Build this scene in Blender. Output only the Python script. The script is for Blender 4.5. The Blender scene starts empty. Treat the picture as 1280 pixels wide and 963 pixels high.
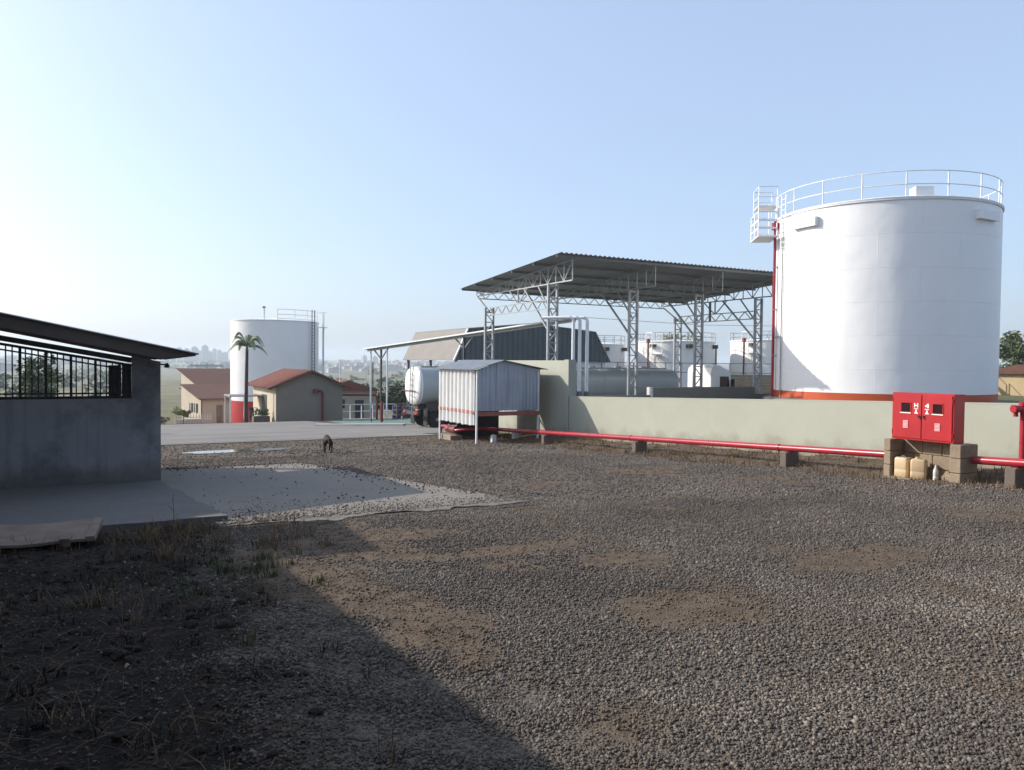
import bpy, math, random
import numpy as np
from math import sin, cos, pi, radians as R
from mathutils import Vector, Matrix, noise as mnoise
random.seed(7); rng = np.random.default_rng(11)
S = bpy.context.scene; COL = S.collection

# ------------------------------------------------------------------ materials
def lin(c): return tuple((v/12.92 if v <= .04045 else ((v+.055)/1.055)**2.4) for v in c)
MATS = {}
def mat(name, col, rough=.7, var=.12, scale=1.5, bump=0., bscale=30., metal=0., streak=0., scol=None, spec=.4, fine=.0, stain=0., stcol=(.12,.09,.06), stscale=.6, stmap=None, splash=0., spcol=(.16,.12,.085)):
    m = bpy.data.materials.new(name); m.use_nodes = True; MATS[name] = m
    N = m.node_tree.nodes; L = m.node_tree.links; b = N['Principled BSDF']
    b.inputs['Roughness'].default_value = rough; b.inputs['Metallic'].default_value = metal
    b.inputs['Specular IOR Level'].default_value = spec
    g = N.new('ShaderNodeNewGeometry')
    def noi(sc, det=5, vec=None, ro=.6):
        n = N.new('ShaderNodeTexNoise'); n.inputs['Scale'].default_value = sc; n.inputs['Detail'].default_value = det; n.inputs['Roughness'].default_value = ro
        L.new(vec or g.outputs['Position'], n.inputs['Vector']); return n.outputs['Fac']
    def ramp(f, a, bb):
        r = N.new('ShaderNodeMapRange'); r.inputs[1].default_value = a; r.inputs[2].default_value = bb; r.clamp = True
        L.new(f, r.inputs[0]); return r.outputs[0]
    def mix(f, a, bb):
        x = N.new('ShaderNodeMix'); x.data_type = 'RGBA'
        if isinstance(f, float): x.inputs[0].default_value = f
        else: L.new(f, x.inputs[0])
        for s, v in ((6, a), (7, bb)):
            if isinstance(v, tuple): x.inputs[s].default_value = (*v[:3], 1)
            else: L.new(v, x.inputs[s])
        return x.outputs[2]
    lo = tuple(c*(1-var) for c in col); hi = tuple(min(1, c*(1+var)) for c in col)
    c = mix(ramp(noi(scale), .3, .7), lo, hi)
    if fine:
        c = mix(ramp(noi(scale*18, 3), .35, .65), c, tuple(v*(1-fine) for v in col))
    if streak:
        mp = N.new('ShaderNodeMapping'); mp.inputs['Scale'].default_value = (5, 5, .25); L.new(g.outputs['Position'], mp.inputs['Vector'])
        f = ramp(noi(1.2, 6, mp.outputs[0]), .52, .75)
        mm = N.new('ShaderNodeMath'); mm.operation = 'MULTIPLY'; mm.inputs[1].default_value = streak; L.new(f, mm.inputs[0])
        c = mix(mm.outputs[0], c, scol or (.1, .07, .05))
    if stain:
        vec = None
        if stmap:
            mp = N.new('ShaderNodeMapping'); mp.inputs['Scale'].default_value = stmap; L.new(g.outputs['Position'], mp.inputs['Vector']); vec = mp.outputs[0]
        f = ramp(noi(stscale, 7, vec, .7), .48, .66)
        mm = N.new('ShaderNodeMath'); mm.operation = 'MULTIPLY'; mm.inputs[1].default_value = stain; L.new(f, mm.inputs[0])
        c = mix(mm.outputs[0], c, stcol)
    if splash:                                   # soil splashed up the foot of a wall
        sx = N.new('ShaderNodeSeparateXYZ'); L.new(g.outputs['Position'], sx.inputs[0])
        h1 = N.new('ShaderNodeMath'); h1.operation = 'MULTIPLY_ADD'; h1.inputs[1].default_value = .05; L.new(sx.outputs[1], h1.inputs[0]); L.new(sx.outputs[2], h1.inputs[2])
        h2 = N.new('ShaderNodeMath'); h2.operation = 'MULTIPLY_ADD'; h2.inputs[1].default_value = -.9; L.new(noi(2.2, 6), h2.inputs[0]); L.new(h1.outputs[0], h2.inputs[2])
        f = ramp(h2.outputs[0], .12, -.28); mm = N.new('ShaderNodeMath'); mm.operation = 'MULTIPLY'; mm.inputs[1].default_value = splash; L.new(f, mm.inputs[0]); c = mix(mm.outputs[0], c, spcol)
    L.new(c, b.inputs['Base Color'])
    if bump:
        bp = N.new('ShaderNodeBump'); bp.inputs['Strength'].default_value = bump; bp.inputs['Distance'].default_value = .02
        L.new(noi(bscale, 6), bp.inputs['Height']); L.new(bp.outputs[0], b.inputs['Normal'])
    rr = N.new('ShaderNodeMapRange'); rr.inputs[3].default_value = max(0, rough-.08); rr.inputs[4].default_value = min(1, rough+.1)
    L.new(noi(scale*3), rr.inputs[0]); L.new(rr.outputs[0], b.inputs['Roughness'])
    return m
def M(n): return MATS[n]

mat('tank_white', (.80,.80,.80), .38, .03, .5, streak=.10, scol=(.55,.52,.47), bump=.04, bscale=1.5)
mat('tank_white_old', (.78,.77,.75), .5, .06, .4, streak=.35, scol=(.42,.34,.26))
mat('white_metal', (.74,.75,.76), .4, .06, 3)
mat('galv', (.29,.305,.32), .45, .15, 3, metal=.3)
mat('galv_dark', (.15,.16,.175), .5, .15, 3, metal=.2)
mat('orange_band', (.46,.075,.02), .5, .12, 1.2, stain=.3, stcol=(.25,.07,.03))
mat('red_paint', (.40,.017,.024), .35, .10, 2, stain=.2, stcol=(.30,.03,.03))
mat('red_pipe_paint', (.33,.02,.035), .28, .15, 2.5, stain=.3, stcol=(.25,.06,.06), stscale=2)
mat('red_dark', (.16,.022,.02), .6, .2, 3)
mat('green_wall', (.34,.35,.292), .85, .05, .8, streak=.12, scol=(.27,.25,.20), bump=.15, bscale=25, stain=.25, stcol=(.26,.25,.20), stscale=.45, splash=.7, spcol=(.20,.165,.12))
mat('green_wall_dark', (.17,.17,.15), .9, .1, 1)
mat('plaster', (.25,.245,.25), .9, .10, .9, bump=.25, bscale=14, stain=.75, stcol=(.10,.098,.105), stscale=1.0, streak=.35, scol=(.10,.10,.105), splash=.6, spcol=(.09,.075,.06))
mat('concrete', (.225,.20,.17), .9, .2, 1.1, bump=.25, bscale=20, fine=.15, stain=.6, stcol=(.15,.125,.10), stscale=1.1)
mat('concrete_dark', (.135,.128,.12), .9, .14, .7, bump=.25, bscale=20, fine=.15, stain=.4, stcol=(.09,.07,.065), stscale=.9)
mat('block', (.30,.235,.165), .92, .15, 2.5, bump=.4, bscale=30, fine=.2, stain=.3, stcol=(.09,.07,.055), stscale=2)
mat('block_dark', (.15,.12,.10), .92, .2, 2.5, bump=.4, bscale=30, fine=.2)
mat('block_grey', (.235,.205,.17), .92, .12, 1.2, bump=.3, bscale=20, fine=.15)
mat('beige_wall', (.46,.40,.31), .88, .06, 1, stain=.2, stcol=(.42,.35,.26))
mat('tile_red', (.235,.083,.06), .85, .3, 3, fine=.3, stain=.3, stcol=(.18,.07,.05), stscale=1.2)
mat('tile_brown', (.14,.064,.047), .88, .45, 3.0, fine=.4, stain=.5, stcol=(.085,.05,.04), stscale=1.2)
mat('roof_under', (.085,.065,.055), .8, .15, 2)
mat('roof_sheet', (.27,.27,.27), .6, .12, .6, metal=.2)
mat('black_metal', (.012,.012,.014), .5, .2, 5)
mat('dark_panel', (.035,.035,.04), .6, .2, 4)
mat('shed_sheet', (.33,.36,.42), .45, .10, 1.2, metal=.35, streak=.55, scol=(.13,.11,.11))
mat('shed_white', (.66,.66,.65), .45, .08, 1.2, streak=.55, scol=(.40,.36,.33))
mat('rust_stripe', (.30,.10,.08), .7, .25, 4)
mat('old_wood', (.2,.15,.115), .85, .25, 3, streak=.3)
mat('warehouse_dark', (.085,.096,.108), .55, .1, .5, metal=.1)
mat('warehouse_pale', (.26,.235,.21), .7, .08, .5)
mat('window_dark', (.03,.03,.035), .2, .1, 3, spec=.6)
mat('glass_dark', (.03,.012,.012), .08, .1, 3, spec=.8)
mat('rubber', (.02,.02,.02), .85, .2, 5)
mat('chassis', (.05,.045,.045), .7, .3, 4)
mat('trailer_grey', (.36,.39,.39), .4, .06, .8, metal=.15, streak=.2)
mat('truck_white', (.78,.78,.77), .3, .03, 2)
mat('jerry', (.55,.41,.25), .45, .06, 6, spec=.5)
mat('jerry_cap', (.60,.42,.2), .5, .05, 6)
mat('bottle_pl', (.55,.55,.50), .15, .05, 6, spec=.6)
mat('label_pink', (.72,.42,.42), .6, .05, 6)
mat('sign_white', (.82,.78,.78), .5, .04, 6)
mat('trunk', (.12,.085,.06), .9, .25, 3)
mat('palm_trunk', (.07,.05,.045), .9, .25, 3)
mat('palm_leaf', (.20,.235,.12), .6, .3, 3)
mat('leaf_dark', (.055,.085,.03), .7, .35, 1.2)
mat('leaf_mid', (.085,.11,.045), .7, .35, 1.2)
mat('leaf_yellow', (.22,.23,.06), .7, .3, 1.2)
mat('dry_grass', (.15,.098,.05), .9, .4, 3)
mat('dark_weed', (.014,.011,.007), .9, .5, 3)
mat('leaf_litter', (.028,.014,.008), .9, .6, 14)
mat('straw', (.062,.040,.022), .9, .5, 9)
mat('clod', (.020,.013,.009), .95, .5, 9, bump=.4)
mat('green_weed', (.07,.085,.03), .85, .3, 3)
mat('litter', (.26,.245,.225), .8, .2, 9)
mat('dog_fur', (.035,.016,.011), .85, .3, 12)
mat('blue_drum', (.02,.03,.12), .5, .2, 4)
mat('kerb_white', (.55,.54,.52), .8, .08, 2, stain=.25, stcol=(.4,.38,.34), stscale=2)
mat('road', (.215,.20,.185), .9, .22, .5, bump=.3, bscale=8, fine=.18, stain=.75, stcol=(.115,.10,.085), stscale=1.0, stmap=(.10,.75,1))
mat('green_floor', (.13,.19,.15), .8, .15, .6, stain=.3, stcol=(.2,.2,.19))
mat('town_wall', (.34,.33,.32), .9, .3, .02)
mat('town_roof', (.24,.15,.12), .9, .3, .02)
mat('tower_wall', (.26,.27,.29), .9, .15, .01)
mat('yellow_paint', (.55,.42,.10), .6, .1, 3)
mat('tan_wall', (.42,.33,.20), .9, .15, 1.0, fine=.15)
mat('pole_wood', (.16,.13,.11), .9, .2, 3)
mat('cable', (.03,.03,.03), .7, .1, 3)
mat('orange_box', (.45,.17,.08), .7, .2, 3)

def water_mat():
    m = bpy.data.materials.new('puddle_water'); m.use_nodes = True; b = m.node_tree.nodes['Principled BSDF']
    b.inputs['Base Color'].default_value = (.10,.09,.085,1); b.inputs['Roughness'].default_value = .03; b.inputs['Specular IOR Level'].default_value = 1.0
    b.inputs['IOR'].default_value = 1.6
    MATS['puddle_water'] = m
water_mat()

# ------------------------------------------------------------------ mesh builder
class MB:
    def __init__(s): s.v = []; s.f = []; s.m = []; s.cur = 0
    def add(s, vs, fs):
        n = len(s.v); s.v += [tuple(p) for p in vs]; s.f += [tuple(i+n for i in f) for f in fs]; s.m += [s.cur]*len(fs); return s
    def box(s, x0, x1, y0, y1, z0, z1):
        v = [(x0,y0,z0),(x1,y0,z0),(x1,y1,z0),(x0,y1,z0),(x0,y0,z1),(x1,y0,z1),(x1,y1,z1),(x0,y1,z1)]
        return s.add(v, [(0,3,2,1),(4,5,6,7),(0,1,5,4),(1,2,6,5),(2,3,7,6),(3,0,4,7)])
    def bbox(s, x0, x1, y0, y1, z0, z1, r=.02):          # box with chamfered vertical and horizontal edges
        def ring(d, z): 
            return [(x0+d,y0+d+r,z),(x0+d+r,y0+d,z),(x1-d-r,y0+d,z),(x1-d,y0+d+r,z),(x1-d,y1-d-r,z),(x1-d-r,y1-d,z),(x0+d+r,y1-d,z),(x0+d,y1-d-r,z)]
        return s.loft([ring(r, z0), ring(0, z0+r), ring(0, z1-r), ring(r, z1)])
    def loft(s, rings, caps=True, closed=True):
        n = len(rings[0]); v = [p for r in rings for p in r]; f = []
        for k in range(len(rings)-1):
            for i in range(n if closed else n-1):
                j = (i+1) % n; f.append((k*n+i, k*n+j, (k+1)*n+j, (k+1)*n+i))
        if caps and closed: f.append(tuple(range(n-1, -1, -1))); f.append(tuple((len(rings)-1)*n+i for i in range(n)))
        return s.add(v, f)
    def frame(s, p0, p1):
        d = (Vector(p1)-Vector(p0)).normalized(); up = Vector((0,0,1)) if abs(d.z) < .95 else Vector((1,0,0))
        a = d.cross(up).normalized(); b = a.cross(d).normalized(); return a, b
    def bar(s, p0, p1, w=.05, h=None):
        h = h or w; a, b = s.frame(p0, p1); p0 = Vector(p0); p1 = Vector(p1)
        rs = [[p - a*w/2 - b*h/2, p + a*w/2 - b*h/2, p + a*w/2 + b*h/2, p - a*w/2 + b*h/2] for p in (p0, p1)]
        return s.loft(rs)
    def tube(s, pts, r=.05, seg=10, r2=None, closed=False):
        pts = [Vector(p) for p in pts]; rings = []; n = len(pts)
        for i, p in enumerate(pts):
            if closed: d = pts[(i+1) % n]-pts[i-1]
            else: d = pts[min(i+1, n-1)]-pts[max(i-1, 0)]
            a, b = s.frame((0,0,0), d); rr = r if r2 is None else r+(r2-r)*i/(n-1)
            rings.append([p + a*rr*cos(2*pi*k/seg) + b*rr*sin(2*pi*k/seg) for k in range(seg)])
        if closed: return s.loft(rings+[rings[0]], caps=False)
        return s.loft(rings)
    def cyl(s, x, y, z0, z1, r, seg=24, r1=None):
        r1 = r if r1 is None else r1
        return s.loft([[(x+q*cos(2*pi*k/seg), y+q*sin(2*pi*k/seg), z) for k in range(seg)] for z, q in ((z0, r), (z1, r1))])
    def lathe(s, x, y, prof, seg=32):
        return s.loft([[(x+q*cos(2*pi*k/seg), y+q*sin(2*pi*k/seg), z) for k in range(seg)] for q, z in prof])
    def prism(s, poly, axis, a, b):                         # poly in the other two axes, extruded along axis
        def P(u, w, t): return {'x': (t,u,w), 'y': (u,t,w), 'z': (u,w,t)}[axis]
        return s.loft([[P(u, w, t) for u, w in poly] for t in (a, b)])
    def sheet(s, o, du, dv, nu, nv, amp=.0, pitch=.2, thick=.004):   # corrugated sheet, waves across du, two-sided slab
        o = Vector(o); du = Vector(du); dv = Vector(dv); nrm = du.cross(dv).normalized(); Lu = du.length
        if amp: nu = max(4, int(Lu/pitch*6))
        top = []
        for j in range(nv+1):
            for i in range(nu+1):
                t = i/nu; w = amp*sin(2*pi*t*Lu/pitch) if amp else 0
                top.append(o+du*t+dv*(j/nv)+nrm*w)
        bot = [p-nrm*thick for p in top]; n = len(top); f = []
        for j in range(nv):
            for i in range(nu):
                a = j*(nu+1)+i; q = (a, a+1, a+nu+2, a+nu+1); f.append(q); f.append(tuple(n+k for k in reversed(q)))
        for i in range(nu):
            f.append((i+1, i, n+i, n+i+1)); a = nv*(nu+1)+i; f.append((a, a+1, n+a+1, n+a))
        for j in range(nv):
            a = j*(nu+1); f.append((a, a+nu+1, n+a+nu+1, n+a)); a += nu; f.append((a+nu+1, a, n+a, n+a+nu+1))
        return s.add(top+bot, f)
    def build(s, name, m, parent=None, smooth=False, loc=None):
        off = Vector((0,0,0)); q = parent
        while q is not None: off += q.location; q = q.parent
        own = Vector(loc) if loc is not None else Vector((0,0,0))
        if parent is None: off = own
        me = bpy.data.meshes.new(name); me.from_pydata([tuple(Vector(p)-off) for p in s.v], [], s.f); me.validate(); me.update()
        for x in (m if isinstance(m, (list, tuple)) else [m]): me.materials.append(M(x) if isinstance(x, str) else x)
        if isinstance(m, (list, tuple)): me.polygons.foreach_set('material_index', s.m[:len(me.polygons)])
        if smooth:
            me.polygons.foreach_set('use_smooth', [True]*len(me.polygons))
            try: me.set_sharp_from_angle(angle=R(smooth if smooth is not True else 40))
            except Exception: pass
        o = bpy.data.objects.new(name, me); COL.objects.link(o)
        if parent is not None: o.parent = parent
        else: o.location = own
        return o
def B(*a): return MB().box(*a)
def tag(o, label, cat, group=None):
    o['label'] = label; o['category'] = cat
    if group: o['group'] = group
    return o
def thing(name, label, cat, loc=(0,0,0), group=None):
    o = bpy.data.objects.new(name, None); o.empty_display_size = .2; COL.objects.link(o); o.location = loc
    return tag(o, label, cat, group)
def struct(o, kind='structure'): o['kind'] = kind; return o
def kids(o): return [c for c in bpy.data.objects if c.parent == o]
def copy_tree(o, loc, label=None, rot=None, scale=None):
    def rec(q, par):
        c = q.copy(); COL.objects.link(c); c.parent = par
        for ch in kids(q): rec(ch, c)
        return c
    r = rec(o, None); r.location = loc
    if label: r['label'] = label
    if rot is not None: r.rotation_euler.z = rot
    if scale: r.scale = (scale,)*3
    return r

# ------------------------------------------------------------------ terrain
def sst(a, b, t): t = min(1, max(0, (t-a)/(b-a))); return t*t*(3-2*t)
FAR = [(90,-5.8),(140,-7.0),(300,-9.5),(700,-14),(1200,-13),(1900,-6),(2600,2),(3600,12),(6000,20)]
def gh(x, y):
    z = (-.05*y if y < 60 else -3-.085*(y-60)) if y > -10 else .5
    if y > 95: z = -5.975
    r = math.hypot(x, y)
    f = FAR[0][1]
    for (a, za), (b, zb) in zip(FAR, FAR[1:]):
        if r >= a: f = za+(zb-za)*min(1, (r-a)/(b-a))
    if y > -10: z = z+(f-z)*sst(70, 120, r) if y > 20 or r > 200 else z
    yb = 33.1 if x < 46 else 33.1+(x-46)*.8
    if x > 15:
        t = (1 if y < yb else 0) if x < 46 else 1-sst(yb, yb+12, y)
        if y > -20: z = z*(1-t)+(-.25-.003*(x-14))*t
    return z

def grid_axis(segs):
    out = []
    for a, b, d in segs:
        n = max(1, int(round((b-a)/d))); out += [a+(b-a)*i/n for i in range(n)]
    return out+[segs[-1][1]]
xs = grid_axis([(-5000,-1500,500),(-1500,-300,150),(-300,-60,30),(-60,-12,4),(-12,-4,1),(-4,14.56,.18),(14.56,14.96,.2),(14.96,15.04,.08),(15.04,30,1.2),(30,90,3),(90,300,25),(300,1500,150),(1500,6000,500)])
ys = grid_axis([(-400,-60,60),(-60,-8,4),(-8,1,.8),(1,33.06,.18),(33.06,33.14,.08),(33.14,60,.9),(60,120,3),(120,300,20),(300,1500,120),(1500,6000,400)])
def rough_z(x, y):
    if -4.5 < x < 14.8 and -2 < y < 31:
        a = mnoise.noise(Vector((x*.9, y*.9, 0)))*.022+mnoise.noise(Vector((x*.3+9, y*.3, 0)))*.04
        if x < 2.2 and y < 10.3: a += mnoise.noise(Vector((x*2.2, y*2.2, 3)))*.03
        e = sst(31, 29, y)*sst(-1.9, -.2, x+0) if x < 2 else sst(31, 29, y)
        k = 1
        if x < 6.4 and y > 9.9 and y < 20.5: k = .25
        return a*k*sst(31, 28, y)
    if x >= 15 or y >= 33: return 0
    return 0
def mound(x, y):   # earth banked against the wall foot
    if 12.9 < x < 14.96 and -8 < y < 30: return .22*sst(13.2, 14.8, x)*(.7+.5*mnoise.noise(Vector((y*.8, 0, 5))))
    return 0
gv = []; gc = []
def zones(x, y):
    # R soil, blackened to deepen the shade cast there, G brown dirt, B field grass
    n = mnoise.noise(Vector((x*.55, y*.55, 1.3))); n2 = mnoise.noise(Vector((x*1.7, y*1.7, 4.3)))
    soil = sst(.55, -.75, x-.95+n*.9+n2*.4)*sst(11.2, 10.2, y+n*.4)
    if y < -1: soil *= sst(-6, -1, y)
    dirt = sst(.3, .62, n*.9+n2*.35+.02) * .75
    for px, py, rx, ry in ((1.75,7.0,.55,1.0),(2.0,5.3,.35,1.0),(2.6,8.6,1.2,.5),(3.9,7.1,.8,.35),(4.55,6.1,.55,.3),(6.6,5.0,.9,.5),(4.0,4.4,.5,.5),(2.1,8.0,.9,.7),(1.9,6.2,.35,1.4),(6.8,12.4,.9,.4),(10.5,13.5,1.0,.5),(11.2,10.6,.9,.4)):
        d = ((x-px)/rx)**2+((y-py)/ry)**2+n2*1.1+n*.6+.5*mnoise.noise(Vector((x*5, y*5, 2)))
        dirt = max(dirt, sst(1.5, .3, d))
    dirt = max(dirt, .8*sst(12.3, 13.6, x+n*.5)*sst(15.1, 14.9, x))
    if y > 20: dirt = max(dirt, (.45+.4*n2)*sst(20, 25, y+n*2))
    for off in (0, 1.75):                                           # wheel tracks curving up the yard
        tx = 4.3+off+.055*(y-3)**1.55 if y > 3 else 4.3+off
        if 2 < y < 24: dirt = max(dirt, (.42+.5*n2)*sst(.42, .12, abs(x-tx+.25*n)))
    r = math.hypot(x, y); g = max(sst(60, 95, r) if y > 25 else 0, sst(40, 60, r) if (x > 40 or x < -15) else 0)
    if x < -6 and y > 18: g = max(g, .9)
    return soil, min(1, dirt), g
for y in ys:
    for x in xs:
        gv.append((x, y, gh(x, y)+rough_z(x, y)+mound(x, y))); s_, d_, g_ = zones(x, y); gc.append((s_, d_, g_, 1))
nx = len(xs); gf = [(j*nx+i, j*nx+i+1, (j+1)*nx+i+1, (j+1)*nx+i) for j in range(len(ys)-1) for i in range(nx-1)]
def ground_mat():
    m = bpy.data.materials.new('ground_mix'); m.use_nodes = True; MATS['ground_mix'] = m
    N = m.node_tree.nodes; L = m.node_tree.links; b = N['Principled BSDF']; b.inputs['Roughness'].default_value = .95; b.inputs['Specular IOR Level'].default_value = .25
    g = N.new('ShaderNodeNewGeometry'); at = N.new('ShaderNodeAttribute'); at.attribute_name = 'zone'; sp = N.new('ShaderNodeSeparateColor'); L.new(at.outputs['Color'], sp.inputs[0])
    def noi(sc, det=4):
        n = N.new('ShaderNodeTexNoise'); n.inputs['Scale'].default_value = sc; n.inputs['Detail'].default_value = det; L.new(g.outputs['Position'], n.inputs['Vector']); return n.outputs['Fac']
    def vor(sc, out='Distance'):
        n = N.new('ShaderNodeTexVoronoi'); n.inputs['Scale'].default_value = sc; L.new(g.outputs['Position'], n.inputs['Vector']); return n.outputs[out]
    def rmp(f, a, bb):
        r = N.new('ShaderNodeMapRange'); r.inputs[1].default_value = a; r.inputs[2].default_value = bb; L.new(f, r.inputs[0]); return r.outputs[0]
    def mix(f, a, bb):
        x = N.new('ShaderNodeMix'); x.data_type = 'RGBA'; L.new(f, x.inputs[0])
        for s, v in ((6, a), (7, bb)):
            if isinstance(v, tuple): x.inputs[s].default_value = (*v, 1)
            else: L.new(v, x.inputs[s])
        return x.outputs[2]
    grav = mix(rmp(vor(30, 'Color'), .0, 1.), (.085,.07,.056), (.19,.16,.13))
    grav = mix(rmp(noi(.5), .35, .65), grav, mix(rmp(vor(34,'Color'),0.,1.), (.07,.056,.045), (.155,.128,.102)))
    dirt = mix(rmp(noi(6), .3, .7), (.085,.06,.041), (.15,.11,.076))
    soil = mix(rmp(noi(5, 6), .35, .68), (.004,.0028,.0022), (.016,.009,.0055))  # dark soil pushed near black, part of the foreground shade is in this colour
    field = mix(rmp(noi(.03, 6), .35, .65), (.085,.095,.04), (.20,.16,.09))
    def fz(ch, a=.3, bb=.7, k=9):
        ad = N.new('ShaderNodeMath'); ad.operation = 'ADD'; s = N.new('ShaderNodeMath'); s.operation = 'MULTIPLY_ADD'; s.inputs[1].default_value = .5; s.inputs[2].default_value = -.25
        L.new(noi(k), s.inputs[0]); L.new(sp.outputs[ch], ad.inputs[0]); L.new(s.outputs[0], ad.inputs[1]); return rmp(ad.outputs[0], a, bb)
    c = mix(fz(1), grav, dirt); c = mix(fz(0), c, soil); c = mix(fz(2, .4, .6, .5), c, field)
    L.new(c, b.inputs['Base Color'])
    bp = N.new('ShaderNodeBump'); bp.inputs['Strength'].default_value = .9; bp.inputs['Distance'].default_value = .03
    ma = N.new('ShaderNodeMath'); ma.operation = 'ADD'; L.new(noi(55, 3), ma.inputs[0]); L.new(noi(9, 6), ma.inputs[1]); L.new(ma.outputs[0], bp.inputs['Height']); L.new(bp.outputs[0], b.inputs['Normal'])
ground_mat()
gm = MB(); gm.v = gv; gm.f = gf; gm.m = [0]*len(gf)
go = struct(gm.build('ground', 'ground_mix', smooth=60))
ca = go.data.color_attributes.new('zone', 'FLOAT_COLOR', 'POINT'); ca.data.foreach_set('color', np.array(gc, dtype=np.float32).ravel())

def on(x, y): return gh(x, y)+rough_z(x, y)+mound(x, y)
def patch(name, m, x0, x1, y0, y1, lift, d=.8, edge=None):          # a sheet laid on the ground
    mb = MB(); nxp = max(2, int((x1-x0)/d)); nyp = max(2, int((y1-y0)/d)); v = []
    for j in range(nyp+1):
        for i in range(nxp+1):
            u, w = i/nxp, j/nyp; x = x0+(x1-x0)*u; y = y0+(y1-y0)*w
            if edge: x, y = edge(u, w)
            v.append((x, y, gh(x, y)+lift))
    f = [(j*(nxp+1)+i, j*(nxp+1)+i+1, (j+1)*(nxp+1)+i+1, (j+1)*(nxp+1)+i) for j in range(nyp) for i in range(nxp)]
    top = len(v); mb.add(v, f)
    rim = [i for i in range(nxp+1)]+[(j)*(nxp+1)+nxp for j in range(1, nyp+1)]+[nyp*(nxp+1)+i for i in range(nxp-1, -1, -1)]+[j*(nxp+1) for j in range(nyp-1, 0, -1)]
    low = [(v[i][0], v[i][1], v[i][2]-.3) for i in rim]; n = len(rim)
    mb.v += low; mb.f += [(rim[(k+1) % n], rim[k], top+k, top+(k+1) % n) for k in range(n)]; mb.m += [0]*n
    return struct(mb.build(name, m))
def nz(a, b=0., c=0.): return mnoise.noise(Vector((a, b, c)))
# concrete apron in front of the low building, and the raised walk along it
def apron(u, w):
    y = 10.2+.35*nz(u*5, 1)+ .2*nz(u*17, 3)+.09*nz(u*60, 9) if w == 0 else 10.2+(19.7-10.2)*w
    xr = 5.75-1.35*w+.12*nz(w*9, 7)+.07*nz(w*48, 2)
    y -= u*0.0
    xl_ = 1.3-.6*min(1, max(0, (y-10.75)/5.95)); return (xl_+(xr-xl_)*u, y)
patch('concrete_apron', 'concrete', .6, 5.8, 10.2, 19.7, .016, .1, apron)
def walk(u, w):
    xr = 1.45-.55*w+.09*nz(w*8, 2)+.04*nz(w*30, 4); y0 = 10.75+.16*nz(u*14, 5)+.07*nz(u*45, 8)
    return (-7+(xr+7)*u, y0+(16.7-y0)*w)
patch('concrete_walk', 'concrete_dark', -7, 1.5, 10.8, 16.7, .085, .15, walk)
patch('road', 'road', -30, 12.9, 31.2, 58, .03, 1.0, lambda u, w: (-30+(42.9+1.0*w)*u, 31.2+.35*nz(u*12)+(27+2*u)*w))
patch('green_pavement', 'green_floor', 14.6, 40, 46.5, 66, .02, 1.2, lambda u, w: (14.2+1.8*w+(26-1.8*w)*u, 46.8-2.4*u+(20)*w))
patch('yard_pavement', 'road', 12.6, 40, 33.3, 46.4, .022, 1.0, lambda u, w: (12.95+28*u, 33.3+12*w))
patch('grass_verge', 'green_weed', -12, 11, 59.5, 67, .05, 1.0, lambda u, w: (-12+23*u, 59.8+1.2*u+7*w))
def strip_kerb(name, p0, p1, w, h, m):
    mb = MB(); n = 24; P0 = Vector(p0); P1 = Vector(p1); rings = []; d = (P1-P0).normalized(); a = Vector((-d.y, d.x))
    for i in range(n+1):
        q = P0.lerp(P1, i/n); z = gh(q.x, q.y)
        rings.append([(q.x-a.x*w/2, q.y-a.y*w/2, z-.1), (q.x+a.x*w/2, q.y+a.y*w/2, z-.1), (q.x+a.x*w/2, q.y+a.y*w/2, z+h), (q.x-a.x*w/2, q.y-a.y*w/2, z+h)])
    return struct(mb.loft(rings).build(name, m))
strip_kerb('kerb', (11.6, 47.6), (15.9, 43.6), .35, .15, 'kerb_white')
strip_kerb('painted_line', (-4, 32.2), (11, 31.6), .12, .04, 'concrete')
# puddle
mb = MB(); ring = []
for k in range(48):
    a = 2*pi*k/48; rr = 1+.25*nz(cos(a)*2, sin(a)*2, 2)
    ring.append((3.75+1.6*rr*cos(a)-.15*sin(a), 25.8+.40*rr*sin(a)+.1*cos(a), 0))
zp = -1.262
mb.add([(x, y, zp) for x, y, _ in ring], [tuple(range(48))]); struct(mb.build('puddle_water', 'puddle_water'))

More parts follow.
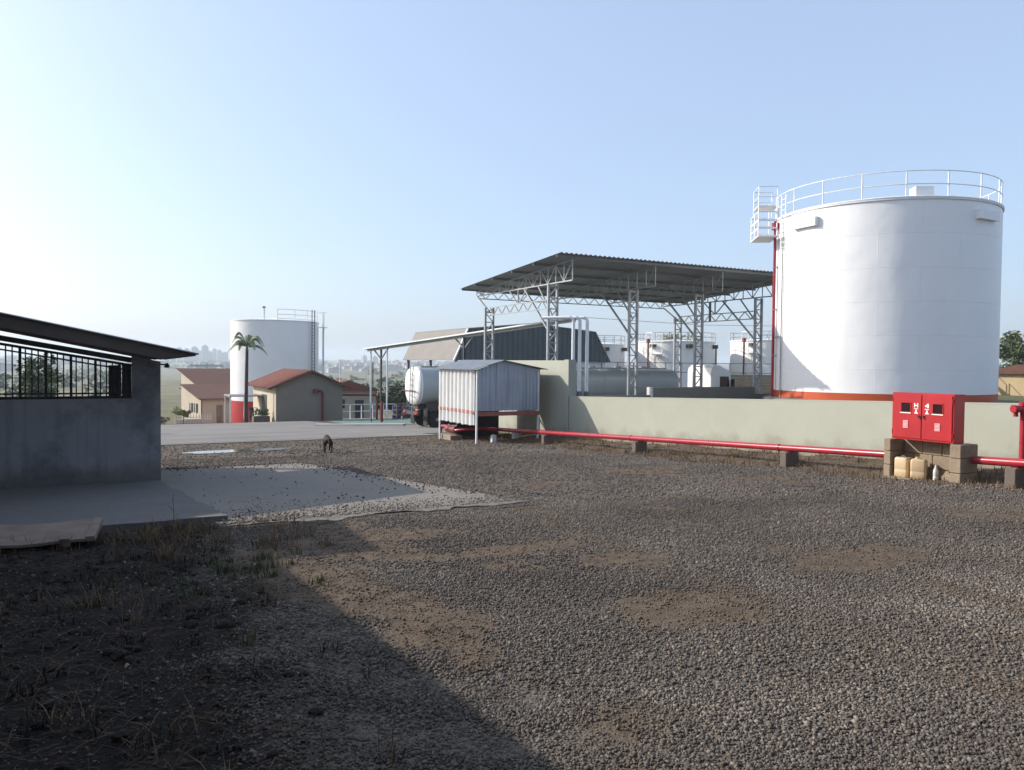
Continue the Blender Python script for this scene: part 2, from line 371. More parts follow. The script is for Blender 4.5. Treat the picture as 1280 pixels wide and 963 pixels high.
# ------------------------------------------------------------------ gravel, weeds, litter
def scatter_stones():
    phi = (1+5**.5)/2
    ico = np.array([(-1,phi,0),(1,phi,0),(-1,-phi,0),(1,-phi,0),(0,-1,phi),(0,1,phi),(0,-1,-phi),(0,1,-phi),(phi,0,-1),(phi,0,1),(-phi,0,-1),(-phi,0,1)])/1.9
    icf = np.array([(0,11,5),(0,5,1),(0,1,7),(0,7,10),(0,10,11),(1,5,9),(5,11,4),(11,10,2),(10,7,6),(7,1,8),(3,9,4),(3,4,2),(3,2,6),(3,6,8),(3,8,9),(4,9,5),(2,4,11),(6,2,10),(8,6,7),(9,8,1)])
    pts = []
    ca_, sa_ = cos(R(28)), sin(R(28))
    def band(z0, z1, dens, smin, smax):
        area = (z1-z0)*(z0+z1)*.845
        n = int(area*dens); zc = np.sqrt(rng.uniform(z0*z0, z1*z1, n)); xc = rng.uniform(-.74, .95, n)*zc
        X = xc*ca_+zc*sa_; Y = zc*ca_-xc*sa_; sz = smin*.8+(smax*1.55-smin*.8)*rng.beta(1.6, 3.6, n)
        for x, y, s in zip(X, Y, sz):
            if x > 14.6 or y > 33 or (y > 31.5 and random.random() > .25) or (x < 1.3 and y > 10.7): continue
            if x < 5.75-1.35*(y-10.2)/9.5 and 10.15 < y < 19.7:      # loose stones spilled on the slab edge
                
                xe = 5.75-1.35*(y-10.2)/9.5-x
                if random.random() > .75*math.exp(-(y-10.1)*1.8)+.5*math.exp(-xe*3.2)+.4*math.exp(-(19.7-y)*2)+.012: continue
            so, di, gr = zones(x, y)
            if 12.9 < x < 13.6 and 8 < y < 9.7: continue
            keep = (1-.97*so)*(1-.85*sst(.25, .8, di))
            keep *= .65+.7*mnoise.noise(Vector((x*.8, y*.8, 8)))+.35
            if random.random() > keep: continue
            pts.append((x, y, s))
    band(2.3, 4.2, 8000, .0038, .0102); n1 = 0; band(4.2, 7, 4000, .0042, .0113); n1 = len(pts); band(7, 12, 1600, .0056, .0138); band(12, 22, 330, .009, .020); band(22, 34, 80, .013, .028)
    n = len(pts); P = np.array(pts); z = np.array([on(x, y) for x, y, _ in pts])
    on_slab = (P[:,0] < 5.75-1.35*(P[:,1]-10.2)/9.5) & (P[:,1] > 10.15) & (P[:,1] < 19.7)
    z = np.where(on_slab, -.05*P[:,1]+.05, z)
    tone = rng.uniform(0, 1, n); big = np.array([mnoise.noise(Vector((x*.45, y*.45, 21)))+.5*mnoise.noise(Vector((x*1.3, y*1.3, 3))) for x, y, _ in pts]); tone = np.clip(tone*.8+.1+.35*big, 0, 1)
    dust = np.clip(np.array([zones(x, y)[1] for x, y, _ in pts])*1.1+.25*big+rng.uniform(-.35, .15, n), 0, 1); k_ = np.arange(n) < n1
    octa = np.array([(1,0,0),(-1,0,0),(0,1,0),(0,-1,0),(0,0,1),(0,0,-1)])*1.05
    ocf = np.array([(0,2,4),(2,1,4),(1,3,4),(3,0,4),(2,0,5),(1,2,5),(3,1,5),(0,3,5)])
    def make(base, fc, P, z, vo):
        n = len(P); k = len(base)
        V = base[None]*rng.uniform(.62, 1.35, (n, k, 1)); V = V*(P[:,2][:,None,None]*rng.uniform(.7, 1.3, (n, 1, 3)))
        a = rng.uniform(0, 2*pi, n); c_, s_ = np.cos(a)[:,None], np.sin(a)[:,None]; t = rng.uniform(-.8, .8, n); ct, st = np.cos(t)[:,None], np.sin(t)[:,None]
        x_, y_, z_ = V[:,:,0], V[:,:,1], V[:,:,2]*.8
        y2 = y_*ct-z_*st; z2 = y_*st+z_*ct; x3 = x_*c_-y2*s_; y3 = x_*s_+y2*c_
        W = np.stack([x3+P[:,0][:,None], y3+P[:,1][:,None], z2+(z+P[:,2]*.35)[:,None]], -1).reshape(-1, 3)
        return W, (fc[None]+(np.arange(n)*k)[:,None,None]).reshape(-1, 3)+vo
    W1, F1 = make(ico, icf, P[:n1], z[:n1], 0); W2, F2 = make(octa, ocf, P[n1:], z[n1:], len(W1))
    W = np.concatenate([W1, W2]); Fc = np.concatenate([F1, F2])
    me = bpy.data.meshes.new('gravel'); me.vertices.add(len(W)); me.vertices.foreach_set('co', W.astype(np.float32).ravel())
    me.loops.add(len(Fc)*3); me.loops.foreach_set('vertex_index', Fc.astype(np.int32).ravel()); me.polygons.add(len(Fc)); me.polygons.foreach_set('loop_start', np.arange(0, len(Fc)*3, 3, dtype=np.int32))
    me.update(); me.validate()
    col = np.concatenate([np.repeat(tone[:n1], 12), np.repeat(tone[n1:], 6)]); dd = np.concatenate([np.repeat(dust[:n1], 12), np.repeat(dust[n1:], 6)]); cc = np.stack([col, dd, col, np.ones_like(col)], -1).astype(np.float32)
    at = me.color_attributes.new('tone', 'FLOAT_COLOR', 'POINT'); at.data.foreach_set('color', cc.ravel())
    m = bpy.data.materials.new('stone'); m.use_nodes = True; N = m.node_tree.nodes; L = m.node_tree.links; b = N['Principled BSDF']; b.inputs['Roughness'].default_value = .85; b.inputs['Specular IOR Level'].default_value = .3
    A = N.new('ShaderNodeAttribute'); A.attribute_name = 'tone'; r = N.new('ShaderNodeValToRGB'); e = r.color_ramp.elements
    e[0].position = 0; e[0].color = (.05,.04,.032,1); e[1].position = 1; e[1].color = (.275,.235,.195,1)
    q = e.new(.45); q.color = (.108,.091,.078,1); q = e.new(.8); q.color = (.165,.14,.118,1)
    sp_ = N.new('ShaderNodeSeparateColor'); L.new(A.outputs['Color'], sp_.inputs[0]); L.new(sp_.outputs[0], r.inputs[0]); mx = N.new('ShaderNodeMix'); mx.data_type = 'RGBA'; L.new(sp_.outputs[1], mx.inputs[0]); L.new(r.outputs[0], mx.inputs[6]); mx.inputs[7].default_value = (.125,.095,.068,1); L.new(mx.outputs[2], b.inputs['Base Color'])
    me.materials.append(m); o = bpy.data.objects.new('gravel', me); COL.objects.link(o); struct(o, 'stuff')
    return n
NST = scatter_stones()

def blades(name, m, spots, hmin, hmax, spread, per, lean=.6, w=.006):
    mb = MB()
    for x, y in spots:
        for _ in range(per):
            a = random.uniform(0, 2*pi); rr = random.uniform(0, spread); bx, by = x+rr*cos(a), y+rr*sin(a); bz = on(bx, by)-.01
            h = random.uniform(hmin, hmax); t = random.uniform(0, 2*pi); l = random.uniform(.1, lean)*h; ww = w*random.uniform(.6, 1.4)
            px, py = -sin(t)*ww, cos(t)*ww; mx, my = bx+cos(t)*l*.4, by+sin(t)*l*.4; ex, ey = bx+cos(t)*l, by+sin(t)*l
            mb.add([(bx-px,by-py,bz),(bx+px,by+py,bz),(mx+px*.7,my+py*.7,bz+h*.6),(mx-px*.7,my-py*.7,bz+h*.6),(ex,ey,bz+h)], [(0,1,2,3),(3,2,4)])
    return struct(mb.build(name, m), 'stuff')
sp = []
while len(sp) < 430:
    x, y = random.uniform(-4, 2.3), random.uniform(2.5, 10.6)
    s_, d_, g_ = zones(x, y)
    if random.random() < s_*(.35+nz(x*.9, y*.9, 2)) : sp.append((x, y))
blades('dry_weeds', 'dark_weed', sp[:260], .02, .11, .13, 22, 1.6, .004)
blades('dry_grass', 'dry_grass', sp[390:]+[(random.uniform(.3, 2.2), random.uniform(8.2, 10.5)) for _ in range(60)]+[(random.uniform(-1.5, 1.2), random.uniform(9.6, 10.7)) for _ in range(50)], .04, .2, .14, 18, 1.3, .0035)
blades('green_weeds', 'green_weed', [(random.gauss(1.25, .25), random.gauss(7.6, .35)) for _ in range(26)]+[(random.gauss(.6, .9), random.gauss(6.3, 1.2)) for _ in range(10)], .03, .12, .09, 22, .9, .005)
wg = []
while len(wg) < 460:
    y = random.uniform(5, 29); wg.append((random.uniform(13.3, 14.85) if random.random() < .75 else random.uniform(12.4, 13.3), y))
blades('wall_foot_grass', 'dry_grass', wg, .03, .16, .18, 16, 1.2, .006)

def soil_mat(name, m, n, flake, seed):
    rd = random.Random(seed); mb = MB(); k = 0
    while k < n:
        x, y = rd.uniform(-3.6, 2.2), rd.uniform(2.3, 10.7)
        if y < 3.5 and rd.random() < .3: continue
        if rd.random() > zones(x, y)[0]*(.55+.9*nz(x*1.3, y*1.3, seed))+.04: continue
        k += 1; z = on(x, y)+rd.uniform(.003, .02); a = rd.uniform(0, 6.28); t = rd.uniform(-.35, .35)
        if flake: L_, w_ = rd.uniform(.008, .026), rd.uniform(.005, .014)
        else: L_, w_ = rd.uniform(.05, .17), rd.uniform(.0012, .003)
        u = Vector((cos(a), sin(a), t*.5)); v = Vector((-sin(a), cos(a), rd.uniform(-.4, .4))); p = Vector((x, y, z))
        if flake: mb.add([p-u*L_, p-v*w_, p+u*L_, p+v*w_+Vector((0, 0, w_*.5))], [(0, 1, 2), (0, 2, 3)])
        else: mb.add([p-u*L_-v*w_, p-u*L_+v*w_, p+v*w_+Vector((0, 0, L_*.12)), p-v*w_+Vector((0, 0, L_*.12)), p+u*L_+v*w_*.5-Vector((0, 0, .005)), p+u*L_-v*w_*.5-Vector((0, 0, .005))], [(0, 1, 2, 3), (3, 2, 4, 5)])
    return struct(mb.build(name, m), 'stuff')
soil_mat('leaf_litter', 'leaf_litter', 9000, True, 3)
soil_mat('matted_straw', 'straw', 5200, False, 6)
def clods():
    mb = MB(); rd = random.Random(4); k = 0
    while k < 900:
        x, y = rd.uniform(-3.4, 2.0), rd.uniform(2.4, 10.4)
        if zones(x, y)[0] < .35 or x > 1.2: continue
        k += 1; r_ = rd.uniform(.008, .035)*(1 if rd.random() < .9 else 1.8); z = on(x, y)+r_*.2; n = 6
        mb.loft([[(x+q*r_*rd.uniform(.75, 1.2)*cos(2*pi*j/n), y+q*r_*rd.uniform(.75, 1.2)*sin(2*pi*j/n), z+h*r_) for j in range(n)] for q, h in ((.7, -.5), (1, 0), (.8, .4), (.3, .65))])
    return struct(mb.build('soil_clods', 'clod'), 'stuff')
clods()

# bits of litter on the dark soil
litter_g = 'pale scraps of litter on the dark soil'
for k in range(16):
    x = random.uniform(-1.2, 1.5); y = random.uniform(3.3, 9.2)
    mb = MB(); s = random.uniform(.008, .022); a = random.uniform(0, pi); z = on(x, y)+.02
    q = [(-s, -s*.35, 0), (0, -s*.4, .012), (s, -s*.3, 0), (s*.9, s*.4, .008), (0, s*.3, .02), (-s*.95, s*.4, .006)]
    q = [(x+u*cos(a)-v*sin(a), y+u*sin(a)+v*cos(a), z+w) for u, v, w in q]; q += [(u, v, w-.004) for u, v, w in q]
    mb.add(q, [(0,1,4,5),(1,2,3,4),(11,10,7,6),(10,9,8,7),(0,6,7,1),(1,7,8,2),(2,8,9,3),(3,9,10,4),(4,10,11,5),(5,11,6,0)])
    tag(mb.build('litter_scrap', 'litter', loc=(x, y, z)), 'small pale scrap of litter lying on the dark shaded soil', 'litter', litter_g)

# ------------------------------------------------------------------ green boundary wall
w = thing('boundary_wall', 'low pale green rendered wall running behind the red pipe, with a taller end behind the metal shed', 'wall', (14.6, 16, -.5))
mb = MB(); n = 12
def wt(y): return .945-.0334*(y-8.15)
ya, yb_ = -14, 23.6
mb.loft([[(14.9, y, -1.7), (15.1, y, -1.7), (15.1, y, wt(y)), (14.9, y, wt(y))] for y in np.linspace(ya, yb_, 14)])
mb.build('wall_panel', 'green_wall', w)
mb = MB(); mb.loft([[(14.897, y, wt(y)+.002), (15.12, y, wt(y)+.002), (15.12, y, wt(y)+.03), (14.897, y, wt(y)+.03)] for y in np.linspace(ya, yb_-.003, 14)]); mb.build('coping', 'green_wall', w)
B(14.9, 15.12, 23.603, 33, -2, 1.76).build('tall_panel', 'green_wall', w)
B(14.86, 15.18, 23.6, 23.9, -2, 1.79).build('end_pillar', 'green_wall', w)
w = thing('bund_wall', 'dark low containment wall behind the pale green wall, with a raised section below the canopy', 'wall', (25, 33, -.25))
B(15.13, 45, 33.0, 33.2, -2, .02).build('wall_panel', 'green_wall_dark', w)
B(26.1, 33.6, 32.95, 33.25, -2, .43).build('raised_panel', 'green_wall_dark', w)
B(25.98, 26.1, 32.9, 33.3, -2, .44).build('end_post', 'kerb_white', w)

# ------------------------------------------------------------------ red fire pipe with supports
def pz(y): return -.08-.051*(y-9.84)
px_ = 13.42
t = thing('fire_water_pipe', 'long red fire water pipe running low along the green wall on small blocks', 'pipe', (px_, 15, -.6))
mb = MB(); mb.tube([(px_, y, pz(y)) for y in np.linspace(9.62, 31.6, 12)], .072, 14); mb.build('pipe_run', 'red_pipe_paint', t, smooth=50)
mb = MB(); mb.tube([(px_, y, pz(y)) for y in np.linspace(-6, 8.02, 8)], .072, 14); mb.build('pipe_run', 'red_pipe_paint', t, smooth=50)
for y in (12.4, 17.9, 23.6, 29.8, 5.6):
    mb = MB(); mb.tube([(px_, y-.025, pz(y)), (px_, y+.025, pz(y))], .083, 16); mb.build('weld_collar', 'red_pipe_paint', t, smooth=50)
mb = MB(); mb.tube([(px_, 31.6, pz(31.6)), (px_, 31.9, pz(31.6)-.02), (px_, 32.05, pz(31.6)-.2), (px_, 32.1, -1.7)], .072, 12); mb.build('pipe_elbow', 'red_pipe_paint', t, smooth=60)
for y, lab in ((12.1, 'concrete block under the red pipe, next one left of the hose cabinet plinth'), (17.5, 'concrete block under the red pipe, in front of the middle of the green wall'), (22.6, 'concrete block under the red pipe, just right of the corrugated shed'), (28.2, 'concrete block under the red pipe, beneath the corrugated shed'), (7.3, 'concrete block under the red pipe, right of the hose cabinet plinth')):
    zt = pz(y)-.072; zb = on(px_, y)-.15
    s = thing('pipe_support', lab, 'pipe support', (px_, y, zb+.15), 'blocks carrying the red pipe')
    mb = MB().bbox(px_-.2, px_+.2, y-.09, y+.09, zb, zt-.012, .012); mb.build('block', 'block_dark', s)
    B(px_-.10, px_+.10, y-.05, y+.05, zt-.012, zt+.004).build('saddle_plate', 'red_dark', s)
# hydrant riser on the right
t = thing('hydrant_riser', 'tall red hydrant standpipe with a valve rising from the red pipe at the right edge', 'hydrant', (px_+.02, 7.05, -.4))
mb = MB(); mb.tube([(px_+.2, 7.33, -.45), (px_+.2, 7.33, 1.0)], .052, 14); mb.build('standpipe', 'red_pipe_paint', t, smooth=50)
mb = MB(); mb.tube([(px_+.2, 7.08, -.45), (px_+.2, 7.08, .95)], .045, 14); mb.build('standpipe', 'red_pipe_paint', t, smooth=50)
mb = MB(); mb.tube([(px_+.2, 7.33, .94), (px_+.02, 7.40, .94)], .06, 14); mb.tube([(px_+.02, 7.40, .94), (px_+.05, 7.39, .94)], .07, 14); v_ = mb.build('valve', 'red_pipe_paint', t, smooth=50)
mb = MB(); mb.tube([(px_+.07, 7.382, .90), (px_+.07, 7.382, .81)], .035, 10); mb.build('outlet_cap', 'red_dark', v_, smooth=50)
mb = MB(); mb.tube([(px_+.2, 7.33, .99), (px_+.2, 7.33, 1.06)], .07, 12); mb.build('top_flange', 'red_pipe_paint', t, smooth=50)

# ------------------------------------------------------------------ hose cabinet on its plinth
pl = thing('cabinet_plinth', 'open concrete block plinth carrying the red hose cabinet', 'plinth', (13.3, 8.8, -.43))
zg = -.5
mb = MB()
for k, (a, b) in enumerate(((zg, -.23), (-.222, .03), (.038, .262))): mb.bbox(13.12+.006*(k % 2), 13.62, 9.42, 9.56, a, b, .01)
mb.build('side_pier', 'block', pl)
mb = MB()
for k, (a, b) in enumerate(((zg, -.23), (-.222, .03), (.038, .275))): mb.bbox(13.12+.006*(k % 2), 13.62, 8.07, 8.27, a, b, .01)
mb.build('side_pier', 'block', pl)
mb = MB()
for r_ in range(3):
    z0 = zg+r_*.255; off = .2*(r_ % 2); y = 8.275
    while y < 9.41:
        y1 = min(9.412, y+.38-(off if y < 8.3 else 0)); mb.bbox(13.5, 13.63, y, y1-.008, z0, z0+.246, .008); y = y1
mb.build('back_wall', 'block', pl)
B(13.1, 13.66, 8.05, 9.58, zg-.05, zg+.065).build('base_slab', 'concrete', pl)
cb = thing('hose_cabinet', 'red double door fire hose cabinet with small windows standing on the block plinth', 'cabinet', (13.3, 8.82, .275))
cy0, cy1, cz0, cz1, cx = 8.22, 9.42, .279, 1.15, 13.15
MB().bbox(cx, cx+.30, cy0, cy1, cz0, cz1, .006).build('body', 'red_paint', cb)
ym = (cy0+cy1)/2
for a, b, s in ((ym+.006, cy1-.03, 1), (cy0+.03, ym-.006, -1)):
    d = MB().bbox(cx-.018, cx-.001, a, b, cz0+.035, cz1-.03, .005).build('door', 'red_paint', cb)
    yc = (a+b)/2+.02*s
    wz0, wz1 = .80, .965
    f_ = MB(); f_.box(cx-.026, cx-.019, yc-.105, yc+.105, wz0-.022, wz0).box(cx-.026, cx-.019, yc-.105, yc+.105, wz1, wz1+.015).box(cx-.026, cx-.019, yc-.105, yc-.09, wz0, wz1).box(cx-.026, cx-.019, yc+.09, yc+.105, wz0, wz1).build('window_frame', 'red_paint', d)
    B(cx-.0215, cx-.0185, yc-.089, yc+.089, wz0+.001, wz1-.001).build('pane', 'glass_dark', d)
    B(cx-.034, cx-.0265, yc-.108, yc+.108, wz0-.03, wz0-.014).build('sill_strip', 'sign_white', d)
    vz = .50 if s > 0 else .485
    vb = MB()
    for k in range(6): vb.box(cx-.028, cx-.0185, yc-.05, yc+.05, vz+k*.024, vz+k*.024+.016)
    vb.build('vent_louvre', 'label_pink', d)
    yk = ym+.045*s
    kb = MB().tube([(cx-.019, yk, .735), (cx-.04, yk, .735)], .013, 10); kb.box(cx-.048, cx-.041, yk-.012, yk+.012, .69, .745); kb.build('lock_handle', 'black_metal', d)
    # lettering: H over a bar over a hydrant mark / 4 over a bar over a mark
    yl = ym+.105*s; lb = MB(); X0, X1 = cx-.0225, cx-.0185
    def bx(u0, u1, v0, v1): lb.box(X0, X1, yl-u1, yl-u0, v0, v1)      # u runs to the reader's right
    if s > 0:
        bx(-.038, -.020, .885, .965); bx(.020, .038, .885, .965); bx(-.020, .020, .916, .934)
    else:
        lb.prism([(yl+.035, .905), (yl+.035, .925), (yl-.012, .965), (yl-.030, .965), (yl-.030, .925), (yl-.038, .925), (yl-.038, .905)], 'x', X0, X1); bx(.008, .030, .885, .904)
    bx(-.042, .042, .856, .868)
    bx(-.012, .012, .815, .845)
    lb.prism([(yl+.04, .775), (yl+.012, .814), (yl-.012, .814), (yl-.04, .775)], 'x', X0, X1)
    lb.build('lettering', 'sign_white', d)
    for hz in (.42, 1.02):
        yh = b+.012 if s > 0 else a-.012
        MB().tube([(cx-.012, yh, hz-.04), (cx-.012, yh, hz+.04)], .009, 8).build('hinge', 'red_paint', d)

def jerrycan(label, x, y, rot, sc=1.):
    z = zg+.066; j = thing('jerrycan', label, 'jerrycan', (x, y, z), 'yellowed plastic jerrycans under the hose cabinet')
    def rr(w, d, r, zz, n=5):
        o = []
        for cx_, cy_, a0 in ((w-r, d-r, 0), (-w+r, d-r, 90), (-w+r, -d+r, 180), (w-r, -d+r, 270)):
            for k in range(n): a = R(a0+90*k/(n-1)); o.append((x+cx_+r*cos(a), y+cy_+r*sin(a), z+zz*sc))
        return o
    W, D = .115*sc, .128*sc
    prof = [(W*.93,D*.93,.0),(W,D,.014),(W,D,.13),(W*.985,D*.985,.136),(W*.985,D*.985,.146),(W,D,.152),(W,D,.325),(W*.94,D*.94,.352),(W*.8,D*.84,.365)]
    MB().loft([rr(a, b, .035*sc, q) for a, b, q in prof]).build('can_body', 'jerry', j, smooth=35)
    MB().tube([(x-.07*sc, y, z+.352*sc), (x-.06*sc, y, z+.392*sc), (x+.02*sc, y, z+.397*sc), (x+.06*sc, y, z+.357*sc)], .013*sc, 8).build('handle', 'jerry', j, smooth=60)
    MB().cyl(x+.085*sc, y+.05*sc, z+.345*sc, z+.392*sc, .028*sc, 14).build('cap', 'jerry_cap', j, smooth=40)
    j.rotation_euler.z = R(rot); return j
jerrycan('yellowed plastic jerrycan against the left pier under the hose cabinet', 13.28, 9.25, 4)
jerrycan('yellowed plastic jerrycan turned at an angle, right of the other one under the hose cabinet', 13.26, 8.93, 24)
jerrycan('yellowed plastic jerrycan half hidden behind the other two under the hose cabinet', 13.44-.02, 9.1, 0, .8)
bt = thing('plastic_bottle', 'empty clear plastic bottle standing on the plinth beside the jerrycans', 'bottle', (13.3, 8.63, zg+.066))
zb = zg+.066; MB().lathe(13.3, 8.63, [(.038,zb),(.046,zb+.01),(.046,zb+.07),(.042,zb+.08),(.046,zb+.09),(.046,zb+.17),(.040,zb+.20),(.018,zb+.255),(.016,zb+.275)], 18).build('bottle_body', 'bottle_pl', bt, smooth=40)
MB().cyl(13.3, 8.63, zb+.276, zb+.295, .018, 12).build('cap', 'kerb_white', bt, smooth=40)
mb = MB().bbox(13.30, 13.46, 8.34, 8.53, zb, zb+.13, .02); mb.prism([(8.34+.03, zb+.131), (8.53-.03, zb+.131), (8.46, zb+.2), (8.41, zb+.2)], 'x', 13.32, 13.44)
tag(mb.build('broken_block', 'block', loc=(13.38, 8.43, zb)), 'broken piece of concrete block beside the clear bottle under the hose cabinet', 'block')

# ------------------------------------------------------------------ big storage tank
TX, TY, TR, TZ0, TZ1 = 35.62, 26.35, 5.28, .05, 9.3
def shell_mat():
    m = mat('tank_shell', (.80,.80,.80), .36, .03, .5, streak=.10, scol=(.56,.53,.48), stain=.06, stcol=(.6,.58,.55), stscale=.5); N = m.node_tree.nodes; L = m.node_tree.links; b = N['Principled BSDF']
    uv = N.new('ShaderNodeUVMap'); br = N.new('ShaderNodeTexBrick'); br.inputs['Scale'].default_value = 1; br.inputs['Brick Width'].default_value = 3.6; br.inputs['Row Height'].default_value = 1.55; br.inputs['Mortar Size'].default_value = .014; br.inputs['Mortar Smooth'].default_value = .6
    L.new(uv.outputs[0], br.inputs['Vector']); bp = N.new('ShaderNodeBump'); bp.inputs['Strength'].default_value = .5; bp.inputs['Distance'].default_value = .02; L.new(br.outputs['Fac'], bp.inputs['Height'])
    n2 = N.new('ShaderNodeTexNoise'); n2.inputs['Scale'].default_value = .7; b2 = N.new('ShaderNodeBump'); b2.inputs['Strength'].default_value = .16; b2.inputs['Distance'].default_value = .25; L.new(uv.outputs[0], n2.inputs['Vector']); L.new(n2.outputs['Fac'], b2.inputs['Height']); L.new(bp.outputs[0], b2.inputs['Normal']); L.new(b2.outputs[0], b.inputs['Normal'])
shell_mat()
def shell(cx_, cy_, r, z0, z1, parent, m, name='shell', seg=96):
    mb = MB(); v = []; f = []
    for k in range(seg+1):
        a = 2*pi*k/seg; v += [(cx_+r*cos(a), cy_+r*sin(a), z0), (cx_+r*cos(a), cy_+r*sin(a), z1)]
    for k in range(seg): f.append((2*k, 2*k+2, 2*k+3, 2*k+1))
    mb.add(v, f); o = mb.build(name, m, parent, smooth=60)
    uv = o.data.uv_layers.new(name='UVMap'); co = []
    for p in o.data.polygons:
        for li in p.loop_indices:
            vi = o.data.loops[li].vertex_index; uv.data[li].uv = (2*pi*(vi//2)/seg*r, z0 if vi % 2 == 0 else z1)
    return o
def ringpts(cx_, cy_, r, z, n=72): return [(cx_+r*cos(2*pi*k/n), cy_+r*sin(2*pi*k/n), z) for k in range(n)]
T = thing('storage_tank', 'big white steel storage tank with orange base band and railed roof on the right', 'storage tank', (TX, TY, -.25))
shell(TX, TY, TR, TZ0+.36, TZ1, T, 'tank_shell')
shell(TX, TY, TR+.004, TZ0, TZ0+.36, T, 'orange_band', 'base_band')
MB().lathe(TX, TY, [(TR+.45, -.4), (TR+.45, -.03), (TR+.2, TZ0), (.5, TZ0)], 64).build('foundation_ring', 'green_wall_dark', T, smooth=30)
MB().lathe(TX, TY, [(TR-.01, TZ1-.02), (TR+.05, TZ1-.02), (TR+.07, TZ1+.05), (TR, TZ1+.09), (TR*.5, TZ1+.35), (.2, TZ1+.5)], 96).build('roof', 'tank_white', T, smooth=30)
MB().tube(ringpts(TX, TY, TR+.03, TZ1-.05), .03, 8, closed=True).build('rim_angle', 'white_metal', T, smooth=50)
for z in (TZ1+.62, TZ1+1.22): MB().tube(ringpts(TX, TY, TR-.04, z), .024, 8, closed=True).build('guard_rail', 'white_metal', T, smooth=60)
for k in range(18):
    a = 2*pi*(k+.35)/18; x, y = TX+(TR-.04)*cos(a), TY+(TR-.04)*sin(a); MB().tube([(x, y, TZ1+.03), (x, y, TZ1+1.21)], .032, 8).build('rail_post', 'white_metal', T, smooth=60)
def radial(a, w, d0, d1, z0, z1, mb=None):           # box on the shell at angle a (deg), w wide
    mb = mb or MB(); c_, s_ = cos(R(a)), sin(R(a)); v = []
    for z in (z0, z1):
        for dd, ww in ((d0, -w/2), (d0, w/2), (d1, w/2), (d1, -w/2)):
            v.append((TX+c_*(TR+dd)-s_*ww, TY+s_*(TR+dd)+c_*ww, z))
    return mb.add(v, [(0,3,2,1),(4,5,6,7),(0,1,5,4),(1,2,6,5),(2,3,7,6),(3,0,4,7)])
def rpt(a, d, z, w=0): return (TX+cos(R(a))*(TR+d)-sin(R(a))*w, TY+sin(R(a))*(TR+d)+cos(R(a))*w, z)
AF1, AF2 = 177, 271
for a in (AF1, AF2):
    radial(a, 1.5, -.1, .20, 8.42, 8.85).build('foam_chamber', 'tank_white', T)
radial(238, .8, -1.2, -.55, TZ1+.05, TZ1+.62).build('roof_hatch', 'tank_white', T)
# platform, ladder, red riser on the left
AP = 145
pf = radial(AP, 2.0, .12, 1.15, 8.30, 8.36).build('platform', 'white_metal', T)
mb = MB()
for w_ in (-1.0, 0, 1.0):
    for d in ((.2, 1.12) if w_ else (1.12,)): mb.bar(rpt(AP, d, 8.3, w_), rpt(AP, d, 10.35 if d < 1 else 9.6, w_), .04)
for z in (8.75, 9.15, 9.58):
    mb.bar(rpt(AP, 1.12, z, -1.0), rpt(AP, 1.12, z, 1.0), .04, .09 if z < 9.4 else .05)
    for w_ in (-1.0, 1.0): mb.bar(rpt(AP, .2, z, w_), rpt(AP, 1.12, z, w_), .04, .09 if z < 9.4 else .05)
mb.build('platform_rail', 'white_metal', pf)
radial(AP, 1.4, .1, 1.1, 9.9, 9.96).build('upper_step', 'tank_white_old', T)
mb = MB()
for w_ in (-.7, .7):
    for d in (.12, 1.06): mb.bar(rpt(AP, d, 9.6, w_), rpt(AP, d, 10.95, w_), .035)
for z in (10.4, 10.93):
    for w_ in (-.7, .7): mb.bar(rpt(AP, .1, z, w_), rpt(AP, 1.08, z, w_), .035)
    mb.bar(rpt(AP, 1.06, z, -.7), rpt(AP, 1.06, z, .7), .035)
mb.build('upper_rail', 'white_metal', T)
AL = 161
mb = MB()
for w_ in (-.22, .22): mb.bar(rpt(AL, .2, 7.3, w_), rpt(AL, .2, 10.3, w_), .035)
for k in range(11): mb.bar(rpt(AL, .2, 7.4+k*.27, -.22), rpt(AL, .2, 7.4+k*.27, .22), .025)
mb.build('ladder', 'white_metal', T)
AR = 149
rp = MB().tube([rpt(AR, .16, -.2), rpt(AR, .16, 8.0), rpt(AR, .16, 9.2)], .075, 12).build('foam_riser', 'red_pipe_paint', T, smooth=50)
MB().tube([rpt(AR, .16, 8.75), rpt(AR, .16, 9.1)], .19, 14).build('foam_maker', 'red_pipe_paint', rp, smooth=40)
MB().tube([rpt(AR, .16, 8.95), rpt(AR, -.1, 8.95)], .1, 12).build('elbow', 'red_pipe_paint', rp, smooth=40)
for z in (2.2, 4.6, 6.8):
    MB().bar(rpt(AR, -.02, z), rpt(AR, .22, z), .2, .05).build('pipe_clip', 'galv', rp)
MB().tube([rpt(158, .07, .0), rpt(158, .07, 8.3)], .03, 8).build('conduit', 'galv', T, smooth=60)
MB().bar(rpt(153, .1, 3.15, -.5), rpt(153, .1, 3.15, .5), .05).build('conduit', 'galv', T)

